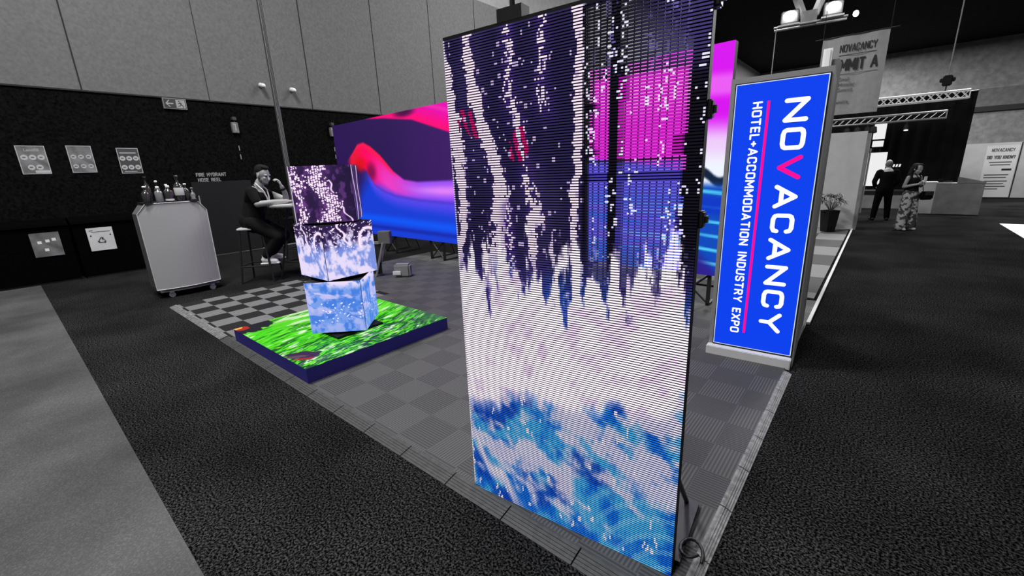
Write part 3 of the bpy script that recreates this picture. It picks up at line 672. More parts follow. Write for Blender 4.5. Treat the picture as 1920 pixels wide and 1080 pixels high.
o = link('door_pull', box(BM(), (XW+.02, 3.30, 1.25), (XW+.05, 3.325, 1.52)), M['greyplastic']); tag(o, 'thin upright grey door pull on dark wall below the fire lettering', 'handle')
def extinguisher_sign(y, z, label):
    t = thing('wall_lantern', label, 'emergency light', (XW, y, z))
    bm = BM(); box(bm, (0, -.05, .16), (.12, .05, .25), bev=.012); tube(bm, (.06, 0, .16), (.06, 0, .12), .02); link('bracket', bm, M['exitdark'], t)
    link('housing', box(BM(), (0, -.075, -.14), (.09, .075, .12), bev=.01), M['postergrey'], t)
    link('light_strip', box(BM(), (.09, -.015, -.08), (.094, .015, .08)), M['exitglow'], t)
    bm = BM(); box(bm, (.09, -.045, .055), (.093, -.015, .08)); link('marking', bm, M['exitglow'], t)
    for dz in (-.50, -.72): link('wall_marking', box(BM(), (0, .01, dz-.06), (.01, .03, dz+.06)), M['wallwhite'], t)
extinguisher_sign(4.42, 3.16, 'small boxed wall light with bright strip, left of the tall pole')
extinguisher_sign(7.05, 3.16, 'small boxed wall light at the left edge of the backdrop screen')
def wall_device(y, z, label):
    t = thing('wall_sensor', label, 'sensor', (XW+.02, y, z))
    link('mount', box(BM(), (0, -.05, -.05), (.04, .05, .05), bev=.01), M['greyplastic'], t)
    bm = BM(); tube(bm, (.04, 0, 0), (.18, 0, -.03), .06, .055, 16, True); link('sensor_head', bm, M['whitebright'], t, True)
wall_device(5.23, 4.24, 'small white device on grey wall just left of the tall pole')
wall_device(6.02, 4.21, 'small white device on grey wall just right of the tall pole')
# bins
def bin_station(y0, y1, label, poster, plabel):
    t = thing('recycling_bin', label, 'bin', (-12.84, (y0+y1)/2, 0)); hw = (y1-y0)/2-.015
    bm = BM(); poly(bm, [(0, -hw, .06), (.52, -hw, .06), (.58, -hw, 1.12), (0, -hw, 1.12)], (0, 2*hw, 0)); link('bin_body', bm, M['binblack'], t)
    bm = BM(); poly(bm, [(-.0, -hw-.01, 1.12), (.62, -hw-.01, 1.12), (.60, -hw-.01, 1.17), (.3, -hw-.01, 1.24), (-.0, -hw-.01, 1.24)], (0, 2*hw+.02, 0)); link('lid', bm, M['binblack'], t)
    for s_ in (-1, 1):
        bm = BM(); tube(bm, (.12, s_*(hw-.1)-.03, .07), (.12, s_*(hw-.1)+.03, .07), .07, seg=16); link('wheel', bm, M['blackmetal'], t)
    link('plinth', box(BM(), (.02, -hw+.02, 0), (.5, hw-.02, .06)), M['black'], t)
    p = thing('bin_poster', plabel, 'poster', (-12.84+.569, poster, .78)); p.rotation_euler = (0, math.atan2(.06, 1.06), 0)
    return p
p = bin_station(-.35, .86, 'left black recycling bin under the leftmost wall poster', .50, 'darker square poster with white shapes on the left black bin')
link('sheet', box(BM(), (.002, -.20, -.23), (.008, .20, .23)), M['postergrey'], p)
for yy, zz in ((-.09, .05), (.02, .07), (.11, .09), (-.02, -.10)): link('white_shape', box(BM(), (.008, yy-.028, zz-.028), (.010, yy+.028, zz+.025)), M['whitebright'], p)
p = bin_station(.89, 2.0, 'right black recycling bin beside the grey bottle bar', 1.29, 'pale poster with recycling triangle on the right black bin')
link('sheet', box(BM(), (.002, -.20, -.235), (.008, .20, .235)), M['white'], p)
bm = BM(); cr = [(.075*math.cos(PI/2+2*PI*k/3), .075*math.sin(PI/2+2*PI*k/3)-.03) for k in range(3)]
for k in range(3):
    a = Vector(cr[k]); b = Vector(cr[(k+1) % 3]); q0 = a.lerp(b, .12); q1 = a.lerp(b, .75)
    tube(bm, (.010, q0.x, q0.y), (.010, q1.x, q1.y), .006, .006, 6); q2 = a.lerp(b, .95); tube(bm, (.010, q1.x, q1.y), (.010, q2.x, q2.y), .022, .001, 8)
link('recycling_triangle', bm, M['ink'], p)
link('printed_line', box(BM(), (.008, -.13, .145), (.010, .16, .157)), M['inkgrey'], p)
link('printed_line', box(BM(), (.008, -.16, .175), (.010, -.10, .19)), M['inkgrey'], p)
for yy in (-.15, .15): link('printed_dot', box(BM(), (.008, yy-.012, .06), (.010, yy+.012, .09)), M['ink'], p)

# ================================================================== BOTTLE BAR
br = thing('portable_bar', 'portable bar with plain pale grey curved front and cut top corners, bottles on top', 'bar', (-8.80, 1.86, 0))
def barfront():
    """outline in y,z bulging forward (x) in the middle"""
    bm = BM(); out = []
    def xo(y): return .10*(1-(y/.46)**2)
    rows = [(.150, -.455, .445), (.7, -.458, .452), (1.372, -.462, .468), (1.53, -.34, .35)]
    N = 14; fr = []; bk = []
    for z, a, b in rows:
        fr.append([bm.verts.new((xo(a+(b-a)*i/N), a+(b-a)*i/N, z)) for i in range(N+1)])
        bk.append([bm.verts.new((xo(a+(b-a)*i/N)-.03, a+(b-a)*i/N, z)) for i in range(N+1)])
    for g, fl in ((fr, 0), (bk, 1)):
        for r in range(3):
            for i in range(N):
                q = (g[r][i], g[r][i+1], g[r+1][i+1], g[r+1][i]); bm.faces.new(q[::-1] if fl else q)
    for i in range(N): bm.faces.new((fr[0][i], bk[0][i], bk[0][i+1], fr[0][i+1])); bm.faces.new((fr[3][i], fr[3][i+1], bk[3][i+1], bk[3][i]))
    for r in range(3): bm.faces.new((fr[r][0], fr[r+1][0], bk[r+1][0], bk[r][0])); bm.faces.new((fr[r][N], bk[r][N], bk[r+1][N], fr[r+1][N]))
    return bm
link('front_panel', barfront(), M['bar'], br)
bm = BM()
ed = [(-.458, .150), (-.462, 1.372), (-.34, 1.53), (.35, 1.53), (.468, 1.372), (.445, .150)]
pts = []
for (a, b), (c, d) in zip(ed, ed[1:]+ed[:1]):
    for k in range(8): t = k/8; y = a+(c-a)*t; pts.append((.10*(1-(y/.46)**2)+.003, y, b+(d-b)*t))
for a, b in zip(pts, pts[1:]+pts[:1]): tube(bm, a, b, .006, .006, 6)
link('front_trim', bm, M['baredge'], br)
bm = BM(); poly(bm, [(-.5, -.44, .16), (-.5, -.44, 1.37), (-.5, -.33, 1.52), (-.5, .34, 1.52), (-.5, .45, 1.37), (-.5, .43, .16)], (.50, 0, 0)); link('bar_body', bm, M['cabinet'], br)
bm = BM(); box(bm, (-.48, -.42, .10), (.02, .41, .16)); poly(bm, [(.0, -.42, .10), (.07, -.2, .10), (.09, 0, .10), (.07, .2, .10), (.0, .42, .10)], (0, 0, .05)); link('bottom_skirt', bm, M['greyplastic'], br)
link('bar_top', box(BM(), (-.50, -.345, 1.52), (.08, .355, 1.545), bev=.006), M['blackmetal'], br)
for x, y in ((-.42, -.34), (-.42, .34), (.02, -.28), (.02, .30)):
    bm = BM(); tube(bm, (x-.02, y, .045), (x+.02, y, .045), .044, seg=16); box(bm, (x-.03, y-.03, .08), (x+.03, y+.03, .10)); link('castor', bm, M['alu'] if x > 0 else M['blackmetal'], br)
def bottle(x, y, r, h, kind, glass, lab, label, cap):
    t = thing('liquor_bottle', label, 'bottle', (-8.80+x, 1.86+y, 1.545))
    if kind == 0: pr = [(r*.9, 0), (r, .01), (r, h*.55), (r*.8, h*.64), (r*.3, h*.74), (r*.28, h*.93), (r*.34, h*.93), (r*.34, h*.95)]
    elif kind == 1: pr = [(r*.7, 0), (r*.95, .02), (r, h*.35), (r*.75, h*.6), (r*.28, h*.72), (r*.26, h*.9), (r*.33, h*.92)]
    elif kind == 2: pr = [(r*.95, 0), (r, .01), (r, h*.62), (r*.9, h*.68), (r*.35, h*.74), (r*.35, h*.9)]
    else: pr = [(r*.5, 0), (r*.9, .02), (r*.55, h*.18), (r*.85, h*.4), (r*.6, h*.55), (r*.22, h*.7), (r*.2, h*.95)]
    link('bottle_glass', lathe(BM(), pr), glass, t, True)
    ct = pr[-1][1]; link('cap', lathe(BM(), [(r*.42, ct-.01), (r*.45, ct), (r*.45, h), (r*.3, h+.005)]), cap, t, True)
    if lab: link('paper_label', lathe(BM(), [(r*1.015, h*lab[0]), (r*1.02, h*lab[0]+.001), (r*1.02, h*lab[1]), (r*1.015, h*lab[1]+.001)]), M['paper'], t, True)
K, Cg, W, B_ = M['glass'], M['clearglass'], M['baredge'], M['black']
bottle(-.02, -.29, .055, .25, 0, K, None, 'squat dark bottle with pale cap at the left end of the bar top', W)
bottle(-.22, -.22, .05, .40, 0, K, None, 'tall dark long-necked bottle second from the left on the bar', B_)
bottle(.00, -.13, .052, .24, 2, Cg, None, 'clear ribbed short bottle in front, left of the dark labelled one', W)
bottle(-.26, -.08, .045, .33, 0, K, None, 'slim bottle with white cap standing at the back of the bar', W)
bottle(.01, .00, .060, .25, 2, K, (.04, .16), 'wide dark bottle with white strip label low on it, centre of the bar', W)
bottle(-.2, .03, .045, .27, 0, Cg, (.5, .6), 'pale short-necked bottle behind the centre of the bar', W)
bottle(.00, .145, .066, .40, 0, K, (.22, .52), 'tall bottle with large pale label, right of centre on the bar', K)
bottle(-.22, .20, .045, .24, 1, K, None, 'small dark rounded bottle at the back right of the bar', B_)
bottle(-.05, .25, .050, .27, 0, K, None, 'dark bottle with flat pale stopper near the right of the bar', W)
bottle(.03, .315, .045, .20, 3, Cg, None, 'pale curvy flask at the far right end of the bar', Cg)

# tall pole rising to the roof
tp = thing('support_pole', 'tall thin grey metal pole rising to the roof behind the cube stack', 'pole', (-9.10, 3.925, 0))
bm = BM(); box(bm, (-.035, -.035, .02), (.035, .035, 5.0)); box(bm, (-.035, -.035, 5.0), (.035, .035, ZC)); link('pole', bm, M['greyplastic'], tp)
bm = BM()
for a in (-.02, .0, .02): box(bm, (.035, a-.004, .05), (.039, a+.004, ZC-.01)); box(bm, (a-.004, -.039, .05), (a+.004, -.035, ZC-.01))
link('groove', bm, M['seam'], tp)
link('base_plate', box(BM(), (-.12, -.12, 0), (.12, .12, .02)), M['blackmetal'], tp)

# ================================================================== PEOPLE
def organic(name, build, m, parent, voxel=.007, it=6):
    bm = BM(); build(bm); o = link(name, bm, m, parent, True)
    r = o.modifiers.new('r', 'REMESH'); r.mode = 'VOXEL'; r.voxel_size = voxel; r.use_smooth_shade = True
    s = o.modifiers.new('s', 'SMOOTH'); s.iterations = it; s.factor = .5
    bpy.context.view_layer.update(); dg = bpy.context.evaluated_depsgraph_get()
    me = bpy.data.meshes.new_from_object(o.evaluated_get(dg)); me.name = name
    o.modifiers.clear(); o.data = me
    me.materials.clear(); me.materials.append(m)
    for p_ in me.polygons: p_.use_smooth = True
    return o
def limb(bm, pts, rs):
    for i in range(len(pts)-1): tube(bm, pts[i], pts[i+1], rs[i], rs[i+1], 16, True)
def head(bm, c, yaw, pitch, s=1):
    """head facing +x turned by yaw, nodding by pitch; c = centre of skull"""
    R = Matrix.Rotation(yaw, 3, 'Z') @ Matrix.Rotation(pitch, 3, 'Y'); c = Vector(c)
    f = lambda x, y, z: c+R@(Vector((x, y, z))*s)
    ell(bm, f(-.01, 0, .03), (.098*s, .076*s, .095*s), R)
    ell(bm, f(.035, 0, -.035), (.062*s, .058*s, .080*s), R)
    ell(bm, f(.06, 0, -.085), (.030*s, .032*s, .026*s), R)
    tube(bm, f(.088, 0, .012), f(.112, 0, -.028), .010*s, .015*s, 10, True)       # nose
    for y in (-1, 1):
        ell(bm, f(.072, y*.034, -.018), (.022*s, .022*s, .02*s), R)              # cheek
        ell(bm, f(.080, y*.030, .028), (.014*s, .026*s, .008*s), R)              # brow
        ell(bm, f(-.002, y*.080, -.008), (.018*s, .009*s, .032*s), R)            # ear
    ell(bm, f(.090, 0, -.052), (.010*s, .024*s, .006*s), R); ell(bm, f(.088, 0, -.064), (.010*s, .020*s, .006*s), R)
    return f, R
def hand(bm, wrist, d, palm_n, side, curl=.5, s=1):
    """d forward dir, palm_n out of palm, thumb to side"""
    w = Vector(wrist); d = Vector(d).normalized(); n = Vector(palm_n).normalized(); n = (n-d*n.dot(d)).normalized(); sd = d.cross(n)*side
    R = Matrix((d, sd, n)).transposed()
    ell(bm, w+d*.045*s, (.050*s, .040*s, .016*s), R)
    ell(bm, w+d*.012*s, (.028*s, .026*s, .018*s), R)
    L = (.072, .080, .074, .058)
    for i in range(4):
        b = w+d*.082*s+sd*(.027-.018*i)*s; a = curl*(.55+.05*i)
        p1 = b+(d*math.cos(a)+n*math.sin(a))*L[i]*.45*s; p2 = p1+(d*math.cos(2.0*a)+n*math.sin(2.0*a))*L[i]*.32*s; p3 = p2+(d*math.cos(2.8*a)+n*math.sin(2.8*a))*L[i]*.23*s
        limb(bm, [b, p1, p2, p3], [.0095*s, .0088*s, .008*s, .007*s])
    b = w+d*.025*s+sd*.028*s; p1 = b+(d*.6+sd*.75+n*.3).normalized()*.04*s; p2 = p1+(d*.9+sd*.2+n*.4).normalized()*.03*s
    limb(bm, [b, p1, p2], [.013*s, .011*s, .009*s])

# --- seated man (local frame: faces +x, camera-side is his right, -y)
SC = 1.29
mx_, my_ = -8.72, 2.98; FA = math.radians(50)
man = thing('person', 'bearded person in dark shirt with white lanyard sitting at tall table, hand at mouth', 'person', (mx_, my_, 0), FA)
man.scale = (SC, SC, SC)
hc = (.24, .0, 1.475)
RW, LWr = (.53, -.10, 1.115), (.455, .02, 1.315)
def b1(bm):
    head(bm, hc, math.radians(-25), math.radians(18))
    limb(bm, [(.13, 0, 1.27), (.20, 0, 1.40)], [.062, .056])
    limb(bm, [(.0, 0, .86), (.05, 0, 1.05), (.11, 0, 1.20)], [.13, .12, .13])
    for s_ in (-1, 1): limb(bm, [(.10, 0, 1.27), (.12, .17*s_, 1.27)], [.07, .06])
    limb(bm, [(.12, -.18, 1.27), (.20, -.255, 1.10)], [.055, .043]); limb(bm, [(.20, -.255, 1.10), (.40, -.19, 1.115), RW], [.042, .036, .027])
    limb(bm, [(.12, .18, 1.27), (.44, .17, 1.12)], [.055, .043]); limb(bm, [(.44, .17, 1.12), (.46, .10, 1.22), LWr], [.042, .036, .027])
    hand(bm, RW, (.9, .35, 0), (0, 0, -1), 1, .25); hand(bm, LWr, (-.25, -.1, .95), (-.9, -.2, -.1), -1, 1.1)
    for s_ in (-1, 1): limb(bm, [(.02, .09*s_, .84), (.34, .13*s_, .62), (.13, .11*s_, .36)], [.085, .062, .042])
body = organic('body', b1, M['skin'], man, .006, 3)
def shirt(bm):
    limb(bm, [(.0, 0, .84), (.05, 0, 1.03), (.105, 0, 1.18)], [.148, .140, .142])
    for s_ in (-1, 1): limb(bm, [(.07, .05*s_, 1.17), (.12, .15*s_, 1.255)], [.105, .078])
    limb(bm, [(.12, -.18, 1.265), (.185, -.235, 1.14)], [.074, .062]); limb(bm, [(.12, .18, 1.265), (.26, .18, 1.19)], [.074, .062])
    tube(bm, (.105, 0, 1.27), (.15, 0, 1.325), .085, .068, 20)
organic('shirt', shirt, M['darkcloth'], man, .008, 4)
def trous(bm):
    limb(bm, [(-.02, 0, .86), (.02, 0, .83)], [.150, .150])
    for s_ in (-1, 1): limb(bm, [(.02, .09*s_, .84), (.34, .13*s_, .63), (.14, .11*s_, .38)], [.105, .080, .062])
organic('trousers', trous, M['darkcloth'], man, .01, 4)
def hairb(bm):
    R = Matrix.Rotation(math.radians(-25), 3, 'Z') @ Matrix.Rotation(math.radians(18), 3, 'Y'); c = Vector(hc)
    ell(bm, c+R@Vector((-.030, 0, .062)), (.092, .080, .084), R); ell(bm, c+R@Vector((-.058, 0, .0)), (.056, .076, .08), R); ell(bm, c+R@Vector((.018, 0, .118)), (.060, .056, .028), R)
organic('hair', hairb, M['hair'], man, .006, 3)
def beard(bm):
    R = Matrix.Rotation(math.radians(-25), 3, 'Z') @ Matrix.Rotation(math.radians(18), 3, 'Y'); c = Vector(hc)
    ell(bm, c+R@Vector((.042, 0, -.092)), (.050, .046, .026), R)
    for s_ in (-1, 1): ell(bm, c+R@Vector((.015, .054*s_, -.062)), (.035, .013, .034), R)
organic('beard', beard, mat('beard_hair', .07, .9), man, .005, 3)
bm = BM(); Rm = Matrix.Rotation(math.radians(-25), 3, 'Z') @ Matrix.Rotation(math.radians(18), 3, 'Y')
for s_ in (-1, 1): ell(bm, Vector(hc)+Rm@Vector((.087, .030*s_, .010)), (.008, .014, .006), Rm, 2)
link('eyes', bm, M['hair'], man)
for s_, dz in ((-1, 0), (1, .03)):
    def sh(bm): limb(bm, [(.10, .11*s_, .31+dz), (.25, .12*s_, .285+dz)], [.044, .038]); box(bm, (.05, .115*s_-.040, .25+dz), (.30, .115*s_+.040, .27+dz)); limb(bm, [(.12, .11*s_, .38+dz), (.11, .11*s_, .31+dz)], [.042, .046])
    organic('shoe', sh, M['shoe'], man, .006, 3)
bm = BM(); pts = [(.155, -.075, 1.375), (.235, -.078, 1.28), (.262, -.05, 1.18), (.262, -.02, 1.06)]
for a, b in zip(pts[:-1], pts[1:]): tube(bm, a, b, .009, .009, 6, True)
pts = [(.155, .075, 1.375), (.238, .07, 1.28), (.262, .03, 1.18), (.262, -.01, 1.06)]
for a, b in zip(pts[:-1], pts[1:]): tube(bm, a, b, .009, .009, 6, True)
link('lanyard', bm, M['whitebright'], man)
bm = BM(); tube(bm, Vector((.456, .03, 1.295)), Vector((.458, .045, 1.275)), .036, .036, 16); link('wristwatch', bm, M['black'], man)

# --- bar stools and tall table
def bar_stool(x, y, rz, s, label, seatm):
    t = thing('bar_stool', label, 'bar stool', (x, y, 0), rz); t.scale = (s, s, s)
    link('seat', box(BM(), (-.17, -.17, .745), (.17, .17, .78), bev=.012), seatm, t)
    for a in (-1, 1):
        for b in (-1, 1):
            bm = BM(); tube(bm, (.21*a, .21*b, 0), (.14*a, .14*b, .745), .014, .014, 8); link('leg', bm, M['blackmetal'], t)
    bm = BM(); q = .19
    for a, b in (((-q, -q), (q, -q)), ((q, -q), (q, q)), ((q, q), (-q, q)), ((-q, q), (-q, -q))): tube(bm, (*a, .24), (*b, .24), .011, .011, 8)
    link('footrest', bm, M['blackmetal'], t)
bar_stool(mx_, my_, FA, SC, 'bar stool with pale seat under the seated bearded person', M['baredge'])
bar_stool(-9.95, 4.35, .4, SC, 'dark bar stool behind the tall round table, partly hidden by the cubes', M['black'])
tx_, ty_ = mx_+math.cos(FA)*.60*SC, my_+math.sin(FA)*.60*SC
tb = thing('bar_table', 'tall round pale-topped bar table in front of the seated bearded person', 'table', (tx_, ty_, 0), .3); tb.scale = (SC, SC, SC)
link('table_top', lathe(BM(), [(.33, 1.035), (.35, 1.04), (.355, 1.055), (.35, 1.068), (.33, 1.07)], seg=48), M['wood'], tb)
for a in (-1, 1):
    for b in (-1, 1):
        bm = BM(); tube(bm, (.24*a, .24*b, 0), (.07*a, .07*b, 1.035), .013, .013, 8); link('leg', bm, M['greyplastic'] if b > 0 else M['blackmetal'], tb)
bm = BM(); q = .185
for a, b in (((-q, -q), (q, -q)), ((q, -q), (q, q)), ((q, q), (-q, q)), ((-q, q), (-q, -q))): tube(bm, (*a, .26), (*b, .26), .010, .010, 8)
link('cross_bar', bm, M['blackmetal'], tb)
def tl(x, y): 
    v = Matrix.Rotation(FA, 3, 'Z')@Vector((x*SC, y*SC, 0)); return (mx_+v.x, my_+v.y)
px_, py_ = tl(.50, -.19)
o = link('paper_sheet', box(BM(), (-.14, -.10, 0), (.14, .10, .006)), M['whitebright']); o.location = (px_, py_, 1.07*SC+.001); o.rotation_euler = (0, 0, .8); tag(o, 'white sheet of paper lying on the tall round table', 'paper')

# --- standing man seen from behind, far right
sm_ = thing('person', 'bald person in black suit seen from behind, facing the white stage screen', 'person', (.10, 16.5, 0), math.radians(102))
sm_.scale = (.985,)*3
def b2(bm):
    head(bm, (.02, 0, 1.60), 0, .15)
    limb(bm, [(-.02, 0, 1.42), (.0, 0, 1.53)], [.06, .056]); limb(bm, [(0, 0, .95), (-.01, 0, 1.2), (-.01, 0, 1.36)], [.13, .13, .14])
    for s_ in (-1, 1):
        limb(bm, [(0, .18*s_, 1.40), (-.03, .25*s_, 1.13), (.14, .20*s_, .98)], [.05, .04, .028]); hand(bm, (.14, .20*s_, .98), (.5, -.5*s_, -.6), (0, -s_, 0), s_, .6)
        limb(bm, [(0, .09*s_, .92), (.01, .13*s_, .5), (0, .16*s_, .09)], [.08, .055, .04])
organic('body', b2, M['skin'], sm_, .009, 4)
def jk(bm):
    limb(bm, [(0, 0, .92), (-.01, 0, 1.12), (-.02, 0, 1.30)], [.165, .155, .16])
    for s_ in (-1, 1):
        limb(bm, [(-.01, .06*s_, 1.28), (-.01, .17*s_, 1.39)], [.13, .08]); limb(bm, [(0, .19*s_, 1.38), (-.03, .27*s_, 1.13), (.13, .215*s_, .99)], [.078, .064, .048]); limb(bm, [(0, .06*s_, .98), (-.01, .08*s_, .86)], [.13, .13])
    tube(bm, (-.02, 0, 1.40), (-.01, 0, 1.475), .09, .068, 16)
organic('jacket', jk, M['suit'], sm_, .012, 5)
def tr2(bm):
    for s_ in (-1, 1): limb(bm, [(0, .085*s_, .90), (.01, .13*s_, .5), (0, .16*s_, .09)], [.115, .085, .068])
organic('trousers', tr2, M['suit'], sm_, .012, 4)
for s_ in (-1, 1):
    def sh(bm): limb(bm, [(-.05, .16*s_, .045), (.16, .19*s_, .035)], [.045, .038])
    organic('shoe', sh, M['black'], sm_, .01, 3)
def hb(bm): ell(bm, (-.018, 0, 1.615), (.088, .080, .085)); ell(bm, (-.04, 0, 1.58), (.055, .075, .055))
organic('hair', hb, M['greyhair'], sm_, .009, 3)
bm = BM(); tube(bm, (-.012, 0, 1.465), (-.008, 0, 1.492), .071, .066, 20); link('shirt_collar', bm, M['whitebright'], sm_)

# --- woman looking at her phone
wm = thing('person', 'long-haired person in floral trousers looking down at a phone, dark bag at the hip', 'person', (.60, 14.55, 0), math.radians(-48))
wm.scale = (.96,)*3
def b3(bm):
    head(bm, (.05, 0, 1.53), 0, .45)
    limb(bm, [(.0, 0, 1.36), (.03, 0, 1.46)], [.05, .045]); limb(bm, [(0, 0, .95), (0, 0, 1.15), (0, 0, 1.30)], [.12, .105, .115])
    for s_ in (-1, 1):
        limb(bm, [(0, .15*s_, 1.33), (-.01, .22*s_, 1.10), (.22, .07*s_, 1.17)], [.046, .038, .026]); hand(bm, (.22, .07*s_, 1.17), (.6, -.5*s_, .5), (-.3, -s_, .5), s_, .8)
        limb(bm, [(0, .08*s_, .9), (.01, .09*s_, .5), (0, .10*s_, .08)], [.08, .055, .035])
organic('body', b3, M['skin2'], wm, .008, 3)
def top(bm):
    limb(bm, [(0, 0, .98), (0, 0, 1.12), (0.005, 0, 1.26)], [.135, .120, .128])
    for s_ in (-1, 1): limb(bm, [(0, .04*s_, 1.24), (0, .11*s_, 1.33)], [.10, .055])
organic('top', top, M['darkcloth'], wm, .01, 4)
def fl(bm):
    limb(bm, [(0, 0, 1.02), (0, 0, .9)], [.128, .150])
    for s_ in (-1, 1): limb(bm, [(0, .07*s_, .9), (0.01, .10*s_, .5), (.01, .13*s_, .10)], [.12, .115, .125])
organic('trousers', fl, M['floral'], wm, .012, 4)
def lh(bm):
    R = Matrix.Rotation(.45, 3, 'Y')
    ell(bm, Vector((.022, 0, 1.578)), (.122, .096, .092), R); ell(bm, Vector((-.02, 0, 1.53)), (.09, .095, .10), R); ell(bm, Vector((.085, .02, 1.615)), (.045, .07, .05), R)
    for s_ in (-1, 1): limb(bm, [(0.0, .075*s_, 1.55), (-.01, .10*s_, 1.42), (.05, .105*s_, 1.28)], [.035, .04, .026])
    limb(bm, [(-.06, 0, 1.54), (-.10, 0, 1.40), (-.11, 0, 1.26)], [.07, .075, .05])
organic('hair', lh, M['hair'], wm, .009, 3)
for s_ in (-1, 1):
    def sh(bm): limb(bm, [(-.03, .11*s_, .04), (.15, .13*s_, .03)], [.036, .03])
    organic('shoe', sh, M['paper'], wm, .008, 3)
ph = thing('phone', 'pale phone held up in both hands by the floral-trousered person', 'phone', (.60, 14.55, 0), math.radians(-48))
link('phone_body', box(BM(), (.285, -.038, 1.16), (.295, .038, 1.30), bev=.004), M['whitebright'], ph)
hg = thing('handbag', 'black shoulder bag hanging at the hip of the floral-trousered person', 'bag', (.60, 14.55, 0), math.radians(-48))
bm = BM(); box(bm, (.10, .09, .74), (.24, .36, .94), bev=.03); link('bag_body', bm, M['suit'], hg)
bm = BM(); box(bm, (.236, .12, .85), (.248, .33, .94), bev=.004); link('flap', bm, M['black'], hg)
bm = BM(); pts = [(.17, .12, .93), (.13, .13, 1.1), (.06, .0, 1.37), (-.03, -.12, 1.38), (-.12, -.10, 1.2), (-.10, .1, .98), (.12, .30, .93)]
pts = [(.17, .13, .93), (.165, .10, 1.06), (.14, .02, 1.22), (.08, -.07, 1.37), (-.01, -.09, 1.385)]
for a, b in zip(pts[:-1], pts[1:]): tube(bm, a, b, .008, .008, 6, True)
link('strap', bm, M['black'], hg)

# ================================================================== FAR RIGHT OF THE HALL
wp = thing('white_partition', 'white freestanding partition panel behind the potted palm', 'partition', (-.85, 14.12, 0))
link('panel', box(BM(), (-.48, -.02, 0), (.43, .06, 2.41)), M['white'], wp)
link('edge_post', box(BM(), (.43, -.02, 0), (.50, .55, 2.36)), M['counter'], wp)
bm = BM(); tube(bm, (.53, .3, .4), (.53, .3, 2.0), .02); link('hinge_rail', bm, M['baredge'], wp)
pp = thing('potted_palm', 'leafy palm in dark tapered pot beside the white partition', 'potted plant', (-.88, 13.40, 0))
link('pot', lathe(BM(), [(.13, 0), (.15, .02), (.20, .52), (.21, .55), (.18, .55), (.17, .50)], seg=4), M['black'], pp)
link('soil', lathe(BM(), [(.15, .49), (.16, .50), (.10, .52)], seg=16), M['darkcloth'], pp)
bm = BM(); bs = BM(); rnd = random.Random(3)
for k in range(17):
    a = k*2.4; tilt = rnd.uniform(.15, .85); Ls = rnd.uniform(.25, .5); b0 = Vector((0, 0, .5)); d = Vector((math.cos(a)*math.sin(tilt), math.sin(a)*math.sin(tilt), math.cos(tilt)))
    e = b0+d*Ls; tube(bs, b0, e, .006, .004, 6)
    for j in range(9):
        aa = a+(j-4)*.33; ld_ = Vector((math.cos(aa), math.sin(aa), .35-.12*abs(j-4))).normalized(); L_ = rnd.uniform(.16, .26); sdv = ld_.cross(Vector((0, 0, 1))).normalized()*.016
        t0, t1, t2 = e, e+ld_*L_*.5, e+ld_*L_+Vector((0, 0, -.08)); n = Vector((0, 0, .002))
        v = [bm.verts.new(p) for p in (t0, t1+sdv, t2, t1-sdv)]; bm.faces.new(v)
link('leaves', bm, M['leaf'], pp); link('stems', bs, M['leaf'], pp)

def banner_set():
    Yb = 17.0
    t = thing('hanging_banner', 'grey summit banner hanging from a rod above the white partition', 'banner', (-1.156, Yb, 4.095)); t.scale = (.85,)*3
    bm = BM(); n = 12
    for i in range(n):
        x0 = -.90+1.80*i/n; x1 = -.90+1.80*(i+1)/n; y0 = .012*math.sin(i*1.1); y1 = .012*math.sin((i+1)*1.1)
        poly(bm, [(x0, y0, -1.22), (x1, y1, -1.22), (x1, y1, 1.30), (x0, y0, 1.30)], (0, .006, 0))
    link('cloth', bm, M['banner'], t)
    bm = BM(); tube(bm, (-1.12, 0, 1.32), (1.12, 0, 1.32), .02); link('rod', bm, M['blackmetal'], t)
    bm = BM(); tube(bm, (-.9, .0, 1.33), (-.9, 0, (ZC-4.095)/.85), .008, seg=6); tube(bm, (.9, .0, 1.33), (.9, 0, (ZC-4.095)/.85), .008, seg=6); link('wires', bm, M['seam'], t)
    tt = lambda s, sz, x, z, m, b=0, sx=1: text('lettering', s, sz, m, (x, -.02, z), (1, 0, 0), (0, 0, 1), t, bold=b, sx=sx)
    lettering('NOVACANCY', 1.0, .24, .030, M['ink'], (-.38, -.02, .80), (1, 0, 0), (0, 0, 1), t); link('underline', box(BM(), (-.38, -.022, .70), (.62, -.014, .715)), M['ink'], t)
    lettering('SUMMIT A', 1.40, .38, .060, M['ink'], (-.68, -.02, .20), (1, 0, 0), (0, 0, 1), t)
    tt('Small', .17, -.28, -.12, M['inkgrey'], 0, .8); tt('Hotelier', .17, -.28, -.29, M['inkgrey'], 0, .8); tt('Summit', .17, -.28, -.46, M['inkgrey'], 0, .8)
    tt('Sustainable', .16, -.50, -.85, M['inkgrey'], 0, .8)
    # small print rule
    link('underline', box(BM(), (-.30, -.022, .10), (.72, -.014, .11)), M['inkgrey'], t)
banner_set()
